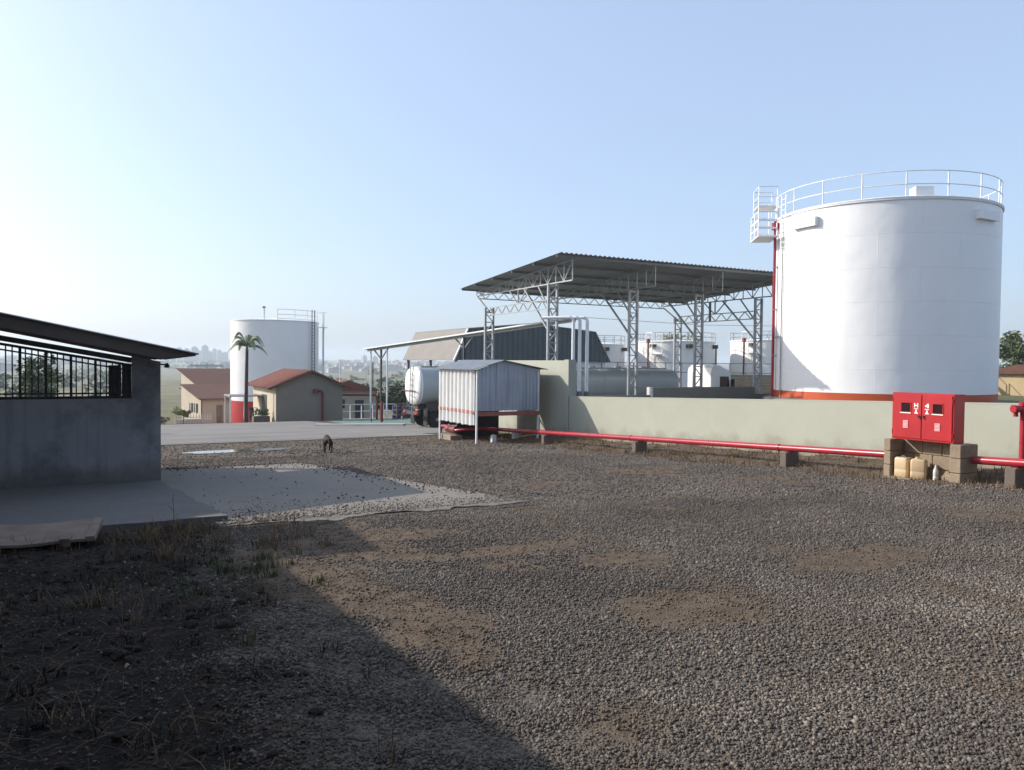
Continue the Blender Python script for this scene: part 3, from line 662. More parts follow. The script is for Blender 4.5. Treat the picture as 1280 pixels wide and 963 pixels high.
# ------------------------------------------------------------------ loading canopy
C = thing('loading_canopy', 'tall open steel canopy with a single-slope grey roof over the parked tanker', 'canopy', (30, 40, -2))
def rz(y): return 7.41-(y-34.1)*.84/12.6         # roof height at y
X0, X1, Y0, Y1 = 20.8, 40.1, 34.1, 46.7
MB().sheet((X1, Y0, rz(Y0)), (X0-X1, 0, 0), (0, Y1-Y0, rz(Y1)-rz(Y0)), 10, 6, .035, .30, .006).build('roof_sheet', 'roof_sheet', C, smooth=60)
for y in (34.4, 36.9, 39.4, 41.9, 44.4, 46.4):
    B(X0+.05, X1-.05, y-.03, y+.03, rz(y)-.17, rz(y)-.045).build('purlin', 'galv_dark', C)
FX = (21.9, 27.4, 32.4, 37.4)
for x in FX:
    ya, yb2 = 34.5, 46.3; zb_ = 6.08
    tz = lambda y: rz(y)-.22
    lo = lambda y: 6.08+.0*(y-ya)
    mb = MB(); mb.bar((x, ya, tz(ya)), (x, yb2, tz(yb2)), .07, .07); mb.bar((x, ya, lo(ya)), (x, yb2, lo(yb2)), .07, .07)
    n = 14; ysn = np.linspace(ya, yb2, n+1)
    for i in range(n+1): mb.bar((x, ysn[i], lo(ysn[i])), (x, ysn[i], tz(ysn[i])), .045)
    for i in range(n):
        a, b = (i, i+1) if i % 2 else (i+1, i)
        mb.bar((x, ysn[a], lo(ysn[a])), (x, ysn[b], tz(ysn[b])), .04)
    mb.build('truss', 'galv', C)
def lattice_col(x, y, zt):
    mb = MB(); zb2 = gh(x, y)-.1
    for dx in (-.28, .28): mb.bar((x+dx, y, zb2), (x+dx, y, zt), .13, .12)
    k = 0; z = zb2+.4
    while z < zt-.1:
        z2 = min(zt-.05, z+.62); mb.bar((x-.28, y, z), (x+.28, y, z), .06)
        mb.bar((x-.28 if k % 2 else x+.28, y, z), (x+.28 if k % 2 else x-.28, y, z2), .05); z = z2; k += 1
    return mb
for x in FX: lattice_col(x, 36.5, 6.04).build('column', 'galv', C)
for x in (FX[0], FX[3]): lattice_col(x, 44.4, 5.2).build('column', 'galv', C)
for x in (FX[0], FX[3]):
    mb = MB(); a, b = 36.6, 44.3; z0, z1 = 4.72, 5.22
    for z in (z0, z1): mb.bar((x, a, z), (x, b, z), .06)
    n = 14; yy = np.linspace(a, b, n+1)
    for i in range(n): mb.bar((x, yy[i], z0 if i % 2 else z1), (x, yy[i+1], z1 if i % 2 else z0), .045)
    mb.build('lattice_beam', 'galv', C)
    mb = MB(); mb.bar((x, 44.3, 4.9), (x, 46.2, 6.05), .08); mb.bar((x, 40.5, 5.25), (x, 40.5, 6.05), .07); mb.bar((x, 41.6, 6.05), (x, 40.6, 5.25), .06); mb.bar((x, 39.4, 6.05), (x, 40.4, 5.25), .06)
    mb.build('brace', 'galv', C)
for x in FX:
    mb = MB(); mb.bar((x, 36.6, 3.2), (x, 39.75, 6.05), .09); mb.bar((x, 36.6, 4.4), (x, 38.1, 6.05), .07); mb.build('brace', 'galv', C)
mb = MB(); z0, z1 = 5.9, 6.35
for z in (z0, z1): mb.bar((FX[0], 45.9, z), (FX[3], 45.9, z), .06)
n = 34; xx = np.linspace(FX[0], FX[3], n+1)
for i in range(n): mb.bar((xx[i], 45.9, z0 if i % 2 else z1), (xx[i+1], 45.9, z1 if i % 2 else z0), .04)
mb.build('eave_truss', 'galv', C)
MB().bar((37.4, 41, 4.7), (37.4, 41, 6.05), .12).build('hanger', 'galv_dark', C)

# vertical pipes beside the pier
for k, (x, y, lab) in enumerate(((18.55, 29.1, 'white vertical pipe with a top elbow, nearest the canopy column, above the green wall'), (18.82, 28.98, 'white vertical pipe with a top elbow, middle one of the trio above the green wall'), (19.12, 28.84, 'white vertical pipe with a top elbow, rightmost of the trio above the green wall'))):
    zt = 3.72
    p = thing('loading_pipe', lab, 'pipe', (x, y, -.25), 'vertical white pipes above the green wall')
    MB().tube([(x, y, -.3), (x, y, zt-.15), (x-.03, y+.03, zt-.05), (x-.12, y+.10, zt)], .075, 12).build('riser', 'white_metal', p, smooth=60)
    MB().tube([(x-.12, y+.10, zt), (x-1.0, y+1.1, zt)], .07, 12).build('branch', 'white_metal', p, smooth=60)
    MB().tube([(x, y, .18), (x, y, .42)], .12, 12).build('valve', 'galv_dark', p, smooth=40)
# narrow awning on Y posts
A = thing('walkway_awning', 'long thin pale awning roof on Y-braced posts behind the parked tanker', 'awning', (22, 60, -3.2))
def aw(t): return Vector((20.04, 61.89, 2.85)).lerp(Vector((25.5, 39.8, 4.45)), t)
mb = MB(); a, b = aw(-.06), aw(1.0); mb.bar(a, b, .9, .09); mb.build('roof_strip', 'white_metal', A)
mb = MB(); a2, b2 = a-Vector((0, 0, .13)), b-Vector((0, 0, .13)); mb.bar(a2, b2, .12, .16); mb.build('ridge_beam', 'galv', A)
for t_, thick in ((.035, .14), (.52, .16)):
    q = aw(t_); g = gh(q.x, q.y); mb = MB(); mb.bar((q.x, q.y, g-.1), (q.x, q.y, q.z-.15), thick); mb.build('post', 'chassis', A)
    mb = MB()
    for s in (-1, 1): e = aw(t_+s*.045); mb.bar((q.x, q.y, q.z-1.0), (e.x, e.y, e.z-.2), .09)
    mb.build('brace', 'galv_dark', A)
for t_ in (-.035, .075):
    q = aw(t_); g = gh(q.x, q.y); MB().tube([(q.x, q.y, g-.1), (q.x, q.y, q.z-.1)], .07, 8).build('post', 'white_metal', A, smooth=60)

# ------------------------------------------------------------------ warehouse behind
Wh = thing('warehouse', 'dark ribbed warehouse with slanted side roof and pale left slope behind the canopy', 'warehouse', (40, 76, -3.6))
prof = [(30.63, 1.98), (32.1, 5.05), (39.6, 5.8), (47.35, 5.15), (49.31, 1.98)]
zt_ = lambda x: np.interp(x, [p[0] for p in prof], [p[1] for p in prof])
mb = MB(); xs_ = np.arange(30.63, 49.32, .1); v = []; f = []
for i, x in enumerate(xs_):
    q = i % 6; y = 70-(.16 if q in (1, 2) else 0); v += [(x, y, 1.95), (x, y, float(zt_(x)))]
for i in range(len(xs_)-1): f.append((2*i, 2*i+2, 2*i+3, 2*i+1))
mb.add(v, f); mb.build('gable_cladding', 'warehouse_dark', Wh)
for (a, b), nm, m in ((((30.55, 1.95), (32.05, 5.1)), 'roof_slope', 'warehouse_pale'), (((32.05, 5.1), (39.6, 5.86)), 'roof_top', 'roof_sheet'), (((39.6, 5.86), (47.4, 5.2)), 'roof_top', 'roof_sheet'), (((47.4, 5.2), (49.4, 1.95)), 'roof_slope', 'warehouse_pale')):
    MB().sheet((a[0], 69.8, a[1]), (0, 14.6, 0), (b[0]-a[0], 0, b[1]-a[1]), 4, 2, .04, .5, .05).build(nm, m, Wh)
MB().bar((30.55, 69.75, 1.95), (32.05, 69.75, 5.1), .22, .12).build('barge_board', 'white_metal', Wh)
B(34.5, 49.0, 70.3, 74, -3.9, 1.94).build('lower_wall', 'tank_white_old', Wh)
for x in (33.5, 37.5, 41.5, 45.5): B(x, x+1.8, 70.2, 70.31, .3, 1.3).build('window', 'window_dark', Wh)
for y in (70.2, 77, 83.8): MB().bar((31.0, y, -4.5), (31.0, y, 1.95), .25).build('post', 'galv_dark', Wh)

# ------------------------------------------------------------------ tanker trailers and tractor
def tank_body(mb, x0, x1, yc, zc, w, h, dome=.18, n=36):
    def ring(x, k):
        o = []
        for i in range(n):
            a = 2*pi*i/n; c_, s_ = cos(a), sin(a); e = .82
            o.append((x, yc+k*w/2*math.copysign(abs(c_)**e, c_), zc+k*h/2*math.copysign(abs(s_)**e, s_)))
        return o
    return mb.loft([ring(x0-dome, .45), ring(x0-dome*.7, .75), ring(x0-dome*.25, .94), ring(x0, 1), ring(x0+.06, 1.0), ring(x1, 1), ring(x1+dome*.25, .94), ring(x1+dome*.7, .75), ring(x1+dome, .45)])
def wheel(x, y, z, r, w, parent):
    def prof(pr):
        n = 28; return MB().loft([[(x+q*cos(2*pi*k/n), y+t, z+q*sin(2*pi*k/n)) for k in range(n)] for q, t in pr])
    o = prof([(r*.62, -w/2), (r*.92, -w/2), (r, -w*.35), (r, w*.35), (r*.92, w/2), (r*.62, w/2)]).build('wheel', 'rubber', parent, smooth=40)
    prof([(r*.60, -w/2+.02), (r*.55, -w/2+.05), (r*.2, -w/2+.03), (r*.18, -w/2-.02)]).build('rim', 'galv', o, smooth=40)
yc = 40.55; GZ = -2.03
def trailer(x0, x1, label, body, end_m):
    t = thing('tanker_trailer', label, 'tanker trailer', ((x0+x1)/2, yc, GZ))
    tank_body(MB(), x0, x1, yc, .34, 2.45, 2.12).build('tank', body, t, smooth=40)
    e = MB(); n = 36
    def ring(x, k): return [(x, yc+k*2.45/2*math.copysign(abs(cos(2*pi*i/n))**.82, cos(2*pi*i/n)), .34+k*2.12/2*math.copysign(abs(sin(2*pi*i/n))**.82, sin(2*pi*i/n))) for i in range(n)]
    e.loft([ring(x0-.195, .44), ring(x0-.14, .75), ring(x0-.06, .945), ring(x0+.05, 1.012), ring(x0+.12, 1.012)]); eo = e.build('end_cap', end_m, t, smooth=40)
    for k in (.28, .5, .72):
        x = x0+(x1-x0)*k; MB().loft([[(x+d, yc+s*1.235*math.copysign(abs(cos(2*pi*i/n))**.82, cos(2*pi*i/n)), .34+s*1.07*math.copysign(abs(sin(2*pi*i/n))**.82, sin(2*pi*i/n))) for i in range(n)] for d, s in ((-.04, 1), (.04, 1))]).build('band', body, t, smooth=40)
    mb = MB().box(x0+.3, x1-.3, yc-.32, yc+.32, 1.36, 1.45)
    for k in range(3): mb.cyl(x0+(x1-x0)*(.25+.25*k), yc, 1.45, 1.55, .24, 16)
    mb.build('walkway', 'galv', t, smooth=30)
    B(x0+.1, x1-.1, yc-.45, yc+.45, -.95, -.68).build('chassis', 'chassis', t)
    B(x0+.4, x1-1.2, yc-1.12, yc-1.02, -1.0, -.55).build('side_guard', 'chassis', t)
    for x in (x0+1.0, x0+2.25, x0+3.5):
        for s in (-1, 1): wheel(x, yc+s*.98, GZ+.52, .52, .32, t)
    for s in (-1, 1): B(x0+.34, x0+.37, yc+s*.98-.3, yc+s*.98+.3, GZ+.18, -.9).build('mudflap', 'rubber', t)
    bm_ = MB().box(x0-.15, x0-.03, yc-1.15, yc+1.15, -1.25, -1.07); bo = bm_.build('bumper', 'chassis', t)
    for s in (-1, 1): B(x0-.2, x0-.155, yc+s*.9-.18, yc+s*.9+.18, -1.21, -1.1).build('tail_light', 'red_paint', bo)
    mb = MB()
    for d in (-.2, .2): mb.bar((x0-.28, yc-.35+d, -1.0), (x0-.22, yc-.35+d, 1.45), .035)
    for k in range(8): mb.bar((x0-.27, yc-.55, -.8+k*.3), (x0-.27, yc-.15, -.8+k*.3), .025)
    mb.build('ladder', 'galv_dark', t)
    B(x0-.235, x0-.215, yc-1.0, yc+.95, .02, .08).build('reflective_strip', 'red_dark', eo)
    return t
trailer(15.3, 24.4, 'tanker trailer with white rounded rear end facing left, seen behind the corrugated shed', 'trailer_grey', 'truck_white')
trailer(25.2, 33.3, 'long grey tanker trailer parked under the canopy above the green wall', 'trailer_grey', 'trailer_grey')
K = thing('truck_tractor', 'white high-roofed truck tractor under the canopy, facing right', 'truck', (36.5, yc, GZ))
poly = [(36.1, -1.0), (36.1, 1.2), (36.2, 1.5), (36.45, 1.68), (36.8, 1.70), (37.25, 1.5), (37.75, 1.35), (37.9, .95), (38.0, -.1), (38.03, -1.55), (37.6, -1.55), (37.6, -1.0)]
cc = (37.1, 0.2)
def pr(k): return [(cc[0]+(x-cc[0])*k, cc[1]+(z-cc[1])*k) for x, z in poly]
MB().loft([[(x, yc-1.22, z) for x, z in pr(.94)], [(x, yc-1.15, z) for x, z in pr(1)], [(x, yc+1.15, z) for x, z in pr(1)], [(x, yc+1.22, z) for x, z in pr(.94)]]).build('cab', 'truck_white', K, smooth=30)
for s in (-1, 1): MB().prism([(36.85, -.25), (36.85, .92), (37.62, .92), (37.78, -.15)], 'y', yc+s*1.225-.005, yc+s*1.24).build('side_window', 'glass_dark', K)
MB().loft([[(38.03, yc-1.0, -.05), (38.03, yc+1.0, -.05)], [(37.95, yc-1.0, .85), (37.95, yc+1.0, .85)]], caps=False, closed=False).build('windscreen', 'glass_dark', K)
for s in (-1, 1): MB().bbox(37.75, 37.92, yc+s*1.42-.12, yc+s*1.42+.12, .1, .75, .03).build('mirror', 'black_metal', K)
B(38.04, 38.1, yc-1.1, yc+1.1, -1.5, -.4).build('grille', 'black_metal', K)
B(33.9, 37.5, yc-.42, yc+.42, -1.25, -.98).build('chassis', 'chassis', K)
for x in (34.3, 35.0, 37.3):
    for s in (-1, 1): wheel(x, yc+s*1.0, GZ+.5, .5, .3, K)
MB().tube([(35.2, yc-.5, -1), (35.2, yc-.5, 1.2)], .09, 10).build('exhaust', 'galv_dark', K)

# ------------------------------------------------------------------ corrugated shed on legs over the pipe
sh = thing('sheet_metal_shed', 'small corrugated metal shed raised on thin posts beside the green wall', 'shed', (13, 26.3, -1.25))
sx0, sx1, sy0, sy1 = 11.72, 14.34, 24.75, 28.1
zL, zP, zR = 1.42, 1.74, 1.44; xP = 12.75
mb = MB(); nW = 72; v = []; f = []
for i in range(nW+1):
    x = sx0+.02+(sx1-sx0-.02)*i/nW; zt = np.interp(x, [sx0, xP, sx1], [zL, zP, zR])-.03; y = sy0+.014*sin(2*pi*i/4.0)+.03*nz(i*.11, 3); zb_ = -.09+.02*sin(i*.9)*(.3+nz(i*.2))
    v += [(x, y, zb_), (x, y, zt), (x, y+.006, zb_), (x, y+.006, zt)]
for i in range(nW): a = 4*i; f += [(a, a+4, a+5, a+1), (a+6, a+2, a+3, a+7), (a, a+2, a+6, a+4), (a+1, a+5, a+7, a+3)]
mb.add(v, f); gp = mb.build('gable_panel', 'shed_sheet', sh, smooth=60)
B(sx0+.05, sx1-.02, sy0-.03, sy0-.018, -.27, -.12).build('hem_stripe', 'rust_stripe', gp)
mb = MB(); v = []; f = []; nW = 54
for i in range(nW+1):
    t_ = i/nW; y = sy0+.12+(sy1-sy0-.12)*t_; x = sx0-.01+.06*sin(2*pi*i/6.0); zb_ = -.62+.015*sin(i*.7); v += [(x-.12*(1-t_)*.0, y, zb_), (x, y, zL-.04), (x+.006, y, zb_), (x+.006, y, zL-.04)]
for i in range(nW): a = 4*i; f += [(a+4, a, a+1, a+5), (a+2, a+6, a+7, a+3), (a, a+4, a+6, a+2), (a+1, a+3, a+7, a+5)]
mb.add(v, f); lp_ = mb.build('side_panel', 'shed_white', sh, smooth=60)
MB().loft([[(sx0-.06, sy0+.13, -.18), (sx0-.052, sy0+.13, -.18), (sx0-.052, sy0+.13, -.08), (sx0-.06, sy0+.13, -.08)], [(sx0-.06, sy1, -.19), (sx0-.052, sy1, -.19), (sx0-.052, sy1, -.09), (sx0-.06, sy1, -.09)]]).build('painted_stripe', 'rust_stripe', lp_)
for (a, za), (b, zb_) in (((sx0-.22, zL-.03), (xP, zP)), ((xP, zP), (sx1+.25, zR-.02))):
    MB().sheet((a, sy0-.18, za), (0, sy1-sy0+.36, 0), (b-a, 0, zb_-za), 4, 2, .015, .18, .006).build('roof_sheet', 'galv', sh, smooth=60)
for x, y in ((sx0, sy0-.05), (sx1-.06, sy0+.02), (sx0, sy1-.02), (sx1-.06, sy1-.02)):
    g = on(x, y); MB().bar((x, y, g-.1), (x, y, (zL if x < 12.5 else zR)-.06), .055).build('post', 'white_metal', sh)
for y in (sy0, sy1): B(sx0, sx1-.05, y+.04, y+.09, zL-.12, zL-.06).build('beam', 'old_wood', sh)
B(sx0+.7, sx1-.05, sy1-.1, sy1, -1.5, 1.3).build('rear_panel', 'dark_panel', sh)
# things under the shed
t = thing('pump_set', 'red pump with curved pipes under the corrugated shed', 'pump', (12.3, 28, -1.4))
MB().tube([(12.1, 27.3, -.98), (12.1, 28.2, -.98)], .14, 16).build('pump_body', 'red_dark', t, smooth=40)
MB().tube([(12.0, 27.2, -.98), (12.2, 26.6, -.9), (12.8, 26.3, -.86), (13.4, 26.2, -.93)], .05, 10).build('outlet_pipe', 'red_pipe_paint', t, smooth=60)
MB().tube([(12.5, 28.9, -1.3), (12.5, 27.8, -1.3), (12.6, 26.9, -1.3), (13.2, 26.8, -1.3)], .04, 10).build('suction_pipe', 'red_dark', t, smooth=60)
MB().bbox(11.8, 12.3, 27.2, 28.3, -1.5, -1.18, .02).build('plinth', 'block', t)
for x, y, s, lab in ((13.95, 25.9, .22, 'pale brick block standing upright under the shed beside the wall'), (12.55, 25.0, .17, 'small pale block on the ground under the shed front')):
    g = on(x, y); mb = MB().bbox(x-s/2, x+s/2, y-s*.5, y+s*.5, g-.03, g+s*1.5, .012); mb.bbox(x-s*.3, x+s*.3, y-s*.3, y+s*.3, g+s*1.5-.01, g+s*1.62, .01); tag(mb.build('loose_block', 'kerb_white', loc=(x, y, g)), lab, 'block')

# ------------------------------------------------------------------ low plaster building on the left
Lb = thing('plaster_building', 'low grey plaster building with barred opening and overhanging roof at the left edge', 'building', (-3, 18, -.8))
def soff(x): return 1.58-.195*(x-.99) if x < .99 else 1.58
def roofz(x): return 1.755-.207*(x-1.45)
xl = -8.5; op0, op1 = -6.5, .48
mb = MB(); n = 10
mb.box(xl, .99, 16.6, 16.82, -1.4, .86)
mb.build('wall', 'plaster', Lb)
MB().loft([[(op1, y, .862) for y in (16.6, 16.82)]+[(.988, y, .862) for y in (16.82, 16.6)], [(op1, y, soff(op1)) for y in (16.6, 16.82)]+[(.988, y, soff(.99)) for y in (16.82, 16.6)]]).build('corner_pier', 'plaster', Lb)
B(.77, .992, 16.823, 21, -1.6, .86).build('side_wall', 'plaster', Lb)
B(xl, .765, 20.8, 21, -1.6, .70).build('rear_wall', 'plaster', Lb)
B(.775, .99, 20.75, 20.99, .862, 1.56).build('rear_pier', 'plaster', Lb)
MB().sheet((1.55, 15.2, roofz(1.55)), (0, 6.4, 0), (xl-1.9-1.55, 0, roofz(xl-1.9)-roofz(1.55)), 6, 4, .012, .18, .012).build('roof_sheet', 'roof_sheet', Lb, smooth=60)
for y in (15.28, 16.66, 18.6, 20.8):
    mb = MB(); d = .28
    pts = [(1.5, roofz(1.5)-.02), (1.5, roofz(1.5)-.055), (.99, roofz(.99)-.235), (xl-1.5, roofz(xl-1.5)-d), (xl-1.5, roofz(xl-1.5)-.02)]
    mb.prism(pts, 'y', y, y+.1); mb.build('rafter', 'roof_under', Lb)
MB().sheet((1.0, 15.3, roofz(1.0)-.2), (0, 1.3, 0), (xl-1.0, 0, roofz(xl)-roofz(1.0)-.04), 4, 4, 0, .1, .01).build('soffit', 'roof_under', Lb)
gr = MB(); z_b = .90
gr.bar((op0, 16.66, .885), (op1, 16.66, .885), .05, .05); gr.bar((op0, 16.66, .96), (op1, 16.66, .96), .04, .03)
tr = lambda x: 1.50-.175*(x-.48)
gr.bar((op0, 16.66, tr(op0)), (op1-.0, 16.66, tr(op1)), .05, .05); gr.bar((op0, 16.66, tr(op0)-.10), (op1, 16.66, tr(op1)-.10), .04, .03)
gl = gr.build('window_grille', 'black_metal', Lb)
x = op1-.03; k = 0
while x > -2.6:
    wide = k % 4 == 2
    MB().bar((x, 16.66, .885), (x, 16.66, tr(x)), .045 if wide else .022).build('bar', 'black_metal', gl); x -= (.10, .085, .12, .10)[k % 4]; k += 1
B(.08, .30, 16.70, 16.73, .88, 1.50).build('shutter_panel', 'dark_panel', Lb)
B(.31, .475, 16.71, 16.74, .88, 1.53).build('shutter_panel', 'dark_panel', Lb)
MB().bar((op0, 16.72, tr(op0)+.12), (op1, 16.72, tr(op1)+.1), .08, .1).build('lintel', 'roof_under', Lb)
lp = thing('wall_lamp', 'tiny dark lamp fixed near the corner of the low plaster building', 'lamp', (1.02, 17.5, 1.5))
MB().tube([(.985, 17.5, 1.52), (1.14, 17.5, 1.52)], .015, 8).build('arm', 'black_metal', lp); MB().lathe(1.16, 17.5, [(.02, 1.55), (.05, 1.51), (.055, 1.46), (.02, 1.45)], 14).build('lamp_head', 'black_metal', lp, smooth=40)
# plank lying in front
pk = MB(); g = gh(-.6, 10.7)+.05
c0 = Vector((-1.5, 10.22, -.36)); c1 = Vector((-.05, 10.08, -.36)); d = (c1-c0).normalized(); a_ = Vector((-d.y, d.x, 0))*.42
rg = []
for i in range(9):
    q = c0.lerp(c1, i/8)+Vector((0, 0, .012*sin(i*1.1))); tw = Vector((0, 0, .03))
    rg.append([q-a_-tw-Vector((0,0,.03)), q+a_+tw-Vector((0,0,.03)), q+a_+tw, q-a_-tw])
mb = MB().loft(rg)
tp = thing('old_board', 'weathered board lying on the edge of the shaded concrete walk at the left', 'board', (-.7, 10.75, -.45))
mb.build('board', 'old_wood', tp); MB().bar(c1-a_*1.02-d*.05+Vector((0,0,-.02)), c1+a_*1.02-d*.05+Vector((0,0,.03)), .09, .05).build('batten', 'old_wood', tp)
for q in (c0+d*.1, c1-d*.3): MB().bar(Vector((q.x, q.y, q.z-.05))-a_, Vector((q.x, q.y, q.z-.05))+a_, .1, .09).build('batten', 'old_wood', tp)
# dry stalk
st = thing('dry_stalk', 'single thin dry stalk standing up from the weeds by the concrete edge', 'plant', (.75, 10.3, -.5))
MB().tube([(.75, 10.3, -.56), (.76, 10.3, -.3), (.75, 10.31, -.05)], .006, 6, .003).build('stem', 'dry_grass', st)
mb = MB()
for z, a in ((-.35, .6), (-.25, 2.5), (-.15, 4.4)): mb.bar((.755, 10.3, z), (.755+.07*cos(a), 10.3+.07*sin(a), z+.06), .004)
mb.build('twigs', 'dry_grass', st)

# ------------------------------------------------------------------ building beside the camera (casts the foreground shade)
Nb = thing('side_building', 'plain rendered building with eaves along the left of the yard, outside the picture', 'building', (-4, 2, 0))
B(-9, -3.3, -3.0, 12.3, -1, 2.48).build('wall', 'plaster', Nb)
B(-9, -3.3, 12.43, 14.9, -1.2, 2.83).build('wall', 'plaster', Nb)
def ev(y): return 2.57+.081*(12.35-y)
MB().loft([[(-2.74, y, ev(y)-.08), (-2.74, y, ev(y)), (-9.4, y, ev(y)+.25), (-9.4, y, ev(y)+.17)] for y in (-3.2, 4, 12.36)]).build('roof', 'roof_sheet', Nb)
MB().prism([(-2.76, 3.30), (-2.76, 3.39), (-9.4, 2.95), (-9.4, 2.86)], 'y', 12.79, 15.1).build('roof', 'roof_sheet', Nb)
for y in (-2, 2, 6): 
    d_ = B(-3.3, -3.27, y, y+1.0, 0, 2.1).build('door', 'dark_panel', Nb); MB().tube([(-3.27, y+.9, 1.0), (-3.2, y+.9, 1.0)], .02, 8).build('handle', 'galv', d_)

Rb = thing('rear_sky_blocker', 'tall dark clad block added unseen behind the camera to hold back skylight', 'building', (-2, -8, 0))  # unseen block, added to keep sky light off the shaded foreground
B(-14, 9, -16, -3.6, -1, 8.2).build('wall', 'warehouse_dark', Rb)
MB().prism([(-16.5, 8.2), (-2.9, 8.2), (-2.9, 8.45), (-9.8, 10.2), (-16.5, 8.45)], 'x', -14.5, 9.5).build('roof', 'roof_sheet', Rb)
B(-1, 3, -3.6, -3.55, 0, 4).build('door', 'dark_panel', Rb)
# ------------------------------------------------------------------ far left: tank, hut, houses, palm
LX, LY, LR, LZ0, LZ1 = 16.75, 87.4, 4.66, -5.6, 5.95
T2 = thing('storage_tank', 'white storage tank with red base behind the brick hut on the left', 'storage tank', (LX, LY, LZ0))
shell(LX, LY, LR, -2.6, LZ1, T2, 'tank_shell'); shell(LX, LY, LR+.004, LZ0, -2.6, T2, 'red_paint', 'base_band')
MB().lathe(LX, LY, [(LR, LZ1-.02), (LR+.06, LZ1-.02), (LR+.06, LZ1+.06), (.2, LZ1+.45)], 64).build('roof', 'tank_white', T2, smooth=30)
def a2(a, d, z, w=0): return (LX+cos(R(a))*(LR+d)-sin(R(a))*w, LY+sin(R(a))*(LR+d)+cos(R(a))*w, z)
v_ = a2(240, -1.2, 0); MB().tube([(v_[0], v_[1], LZ1), (v_[0], v_[1], LZ1+1.35)], .1, 10).build('vent_pipe', 'white_metal', T2); MB().cyl(v_[0], v_[1], LZ1+1.36, LZ1+1.5, .18, 12).build('vent_cap', 'galv_dark', T2)
mb = MB()
for a in (262, 285, 305, 322, 338):
    mb.bar(a2(a, -.1, LZ1), a2(a, -.1, LZ1+1.2), .06)
AA = [262+i*7.6 for i in range(11)]
for z in (LZ1+.2, LZ1+.65, LZ1+1.18):
    for p, q in zip(AA, AA[1:]): mb.bar(a2(p, -.1, z), a2(q, -.1, z), .05)
mb.build('guard_rail', 'white_metal', T2)
mb = MB()
for w_ in (-.25, .25): mb.bar(a2(312, .3, LZ0, w_), a2(312, .3, LZ1+1.3, w_), .07)
k = LZ0+.3
while k < LZ1+.2: mb.bar(a2(312, .3, k, -.25), a2(312, .3, k, .25), .04); k += .35
mb.build('ladder', 'chassis', T2)
mb = MB()
for w_ in (-.4, .4): mb.bar(a2(338, .55, LZ0, w_), a2(338, .55, LZ1+1.2, w_), .09)
for k in range(8): mb.bar(a2(338, .55, LZ0+k*1.5, -.4), a2(338, .55, LZ0+k*1.5, .4), .05)
mb.bar(a2(338, .1, LZ1-.5), a2(338, .95, LZ1-.5), .8, .06); mb.bar(a2(338, .1, LZ1+1.15), a2(338, .95, LZ1+1.15), .05, .05)
mb.build('stair_tower', 'white_metal', T2)

def tiled(o, du, dv, pitch=.28): return MB().sheet(o, du, dv, 4, 6, .045, pitch, .05)
H = thing('brick_hut', 'grey block hut with gabled red tile roof and beige left wall', 'hut', (14.6, 67, -3.2))
hx0, hx1, hy0, hy1 = 11.96, 17.26, 62.0, 72.5; zE = -.28; zPk = .86; xm = 14.7; zB = -4.6
MB().prism([(hx0, zB), (hx1, zB), (hx1, zE), (xm, zPk-.12), (hx0, zE)], 'y', hy0, hy0+.2).build('gable_wall', 'block_grey', H)
B(hx0, hx0+.2, hy0+.203, hy1, zB, zE).build('side_wall', 'beige_wall', H)
B(hx1-.2, hx1, hy0+.203, hy1, zB, zE).build('side_wall', 'block_grey', H)
MB().prism([(hx0+.203, zB), (hx1-.203, zB), (hx1-.203, zE), (xm, zPk-.14), (hx0+.203, zE)], 'y', hy1-.2, hy1).build('gable_wall', 'beige_wall', H)
sl = (zPk-zE)/(xm-hx0)
tiled((hx0-.65, hy0-.35, zE-.65*sl+.05), (0, hy1-hy0+.7, 0), (xm-hx0+.65, 0, zPk-zE+.65*sl)).build('roof', 'tile_red', H, smooth=60)
tiled((xm, hy0-.35, zPk+.05), (0, hy1-hy0+.7, 0), (hx1+.6-xm, 0, -(zPk-zE)-.6*sl)).build('roof', 'tile_red', H, smooth=60)
for s, xe, ze in ((0, hx0-.65, zE-.65*sl), (1, hx1+.6, zE-.6*sl)): MB().bar((xe, hy0-.37, ze), (xm, hy0-.37, zPk), .06, .16).build('barge_board', 'tile_brown', H)
d_ = B(hx0-.03, hx0-.004, 65.8, 68.1, zB, -1.15).build('door', 'dark_panel', H)
rp_ = MB().tube([(15.6, hy0-.1, -3.3), (15.6, hy0-.1, -.85), (15.45, hy0-.1, -.7), (15.1, hy0-.1, -.72)], .09, 8); rp_.build('wall_pipe', 'red_dark', H, smooth=50); B(14.85, 15.15, hy0-.2, hy0-.003, -.9, -.55).build('alarm_box', 'red_dark', H)
# lean-to rail next to hut
pg = thing('pergola', 'thin flat pergola on pale posts left of the block hut', 'pergola', (10.3, 68, -3.5))
B(9.2, 11.9, 67.2, 70.5, -1.35, -1.25).build('flat_roof', 'roof_sheet', pg)
for x, y in ((9.3, 67.3), (10.4, 67.3), (9.3, 70.4)): MB().bar((x, y, -4.2), (x, y, -1.35), .1).build('post', 'white_metal', pg)
pt = thing('planter_wall', 'low dark planter with small shrub at the foot of the palm', 'planter', (10.9, 63.4, -3.3)); B(10.45, 11.7, 63.1, 63.9, -3.6, -2.75).build('planter_box', 'block_dark', pt); mbs = MB()
for k in range(160):
    a_ = random.uniform(0, 6.28); q = Vector((11.1+random.uniform(-.5, .5), 63.5+random.uniform(-.3, .3), -2.75+random.random()*.5)); mbs.add([q, q+Vector((.12*cos(a_), .12*sin(a_), .05)), q+Vector((.05, .02, .16))], [(0, 1, 2)])
mbs.build('foliage', 'leaf_dark', pt)
mt = thing('parked_motorbike', 'dark motorbike parked by the beige wall of the block hut', 'motorbike', (11.2, 68.5, -3.4))
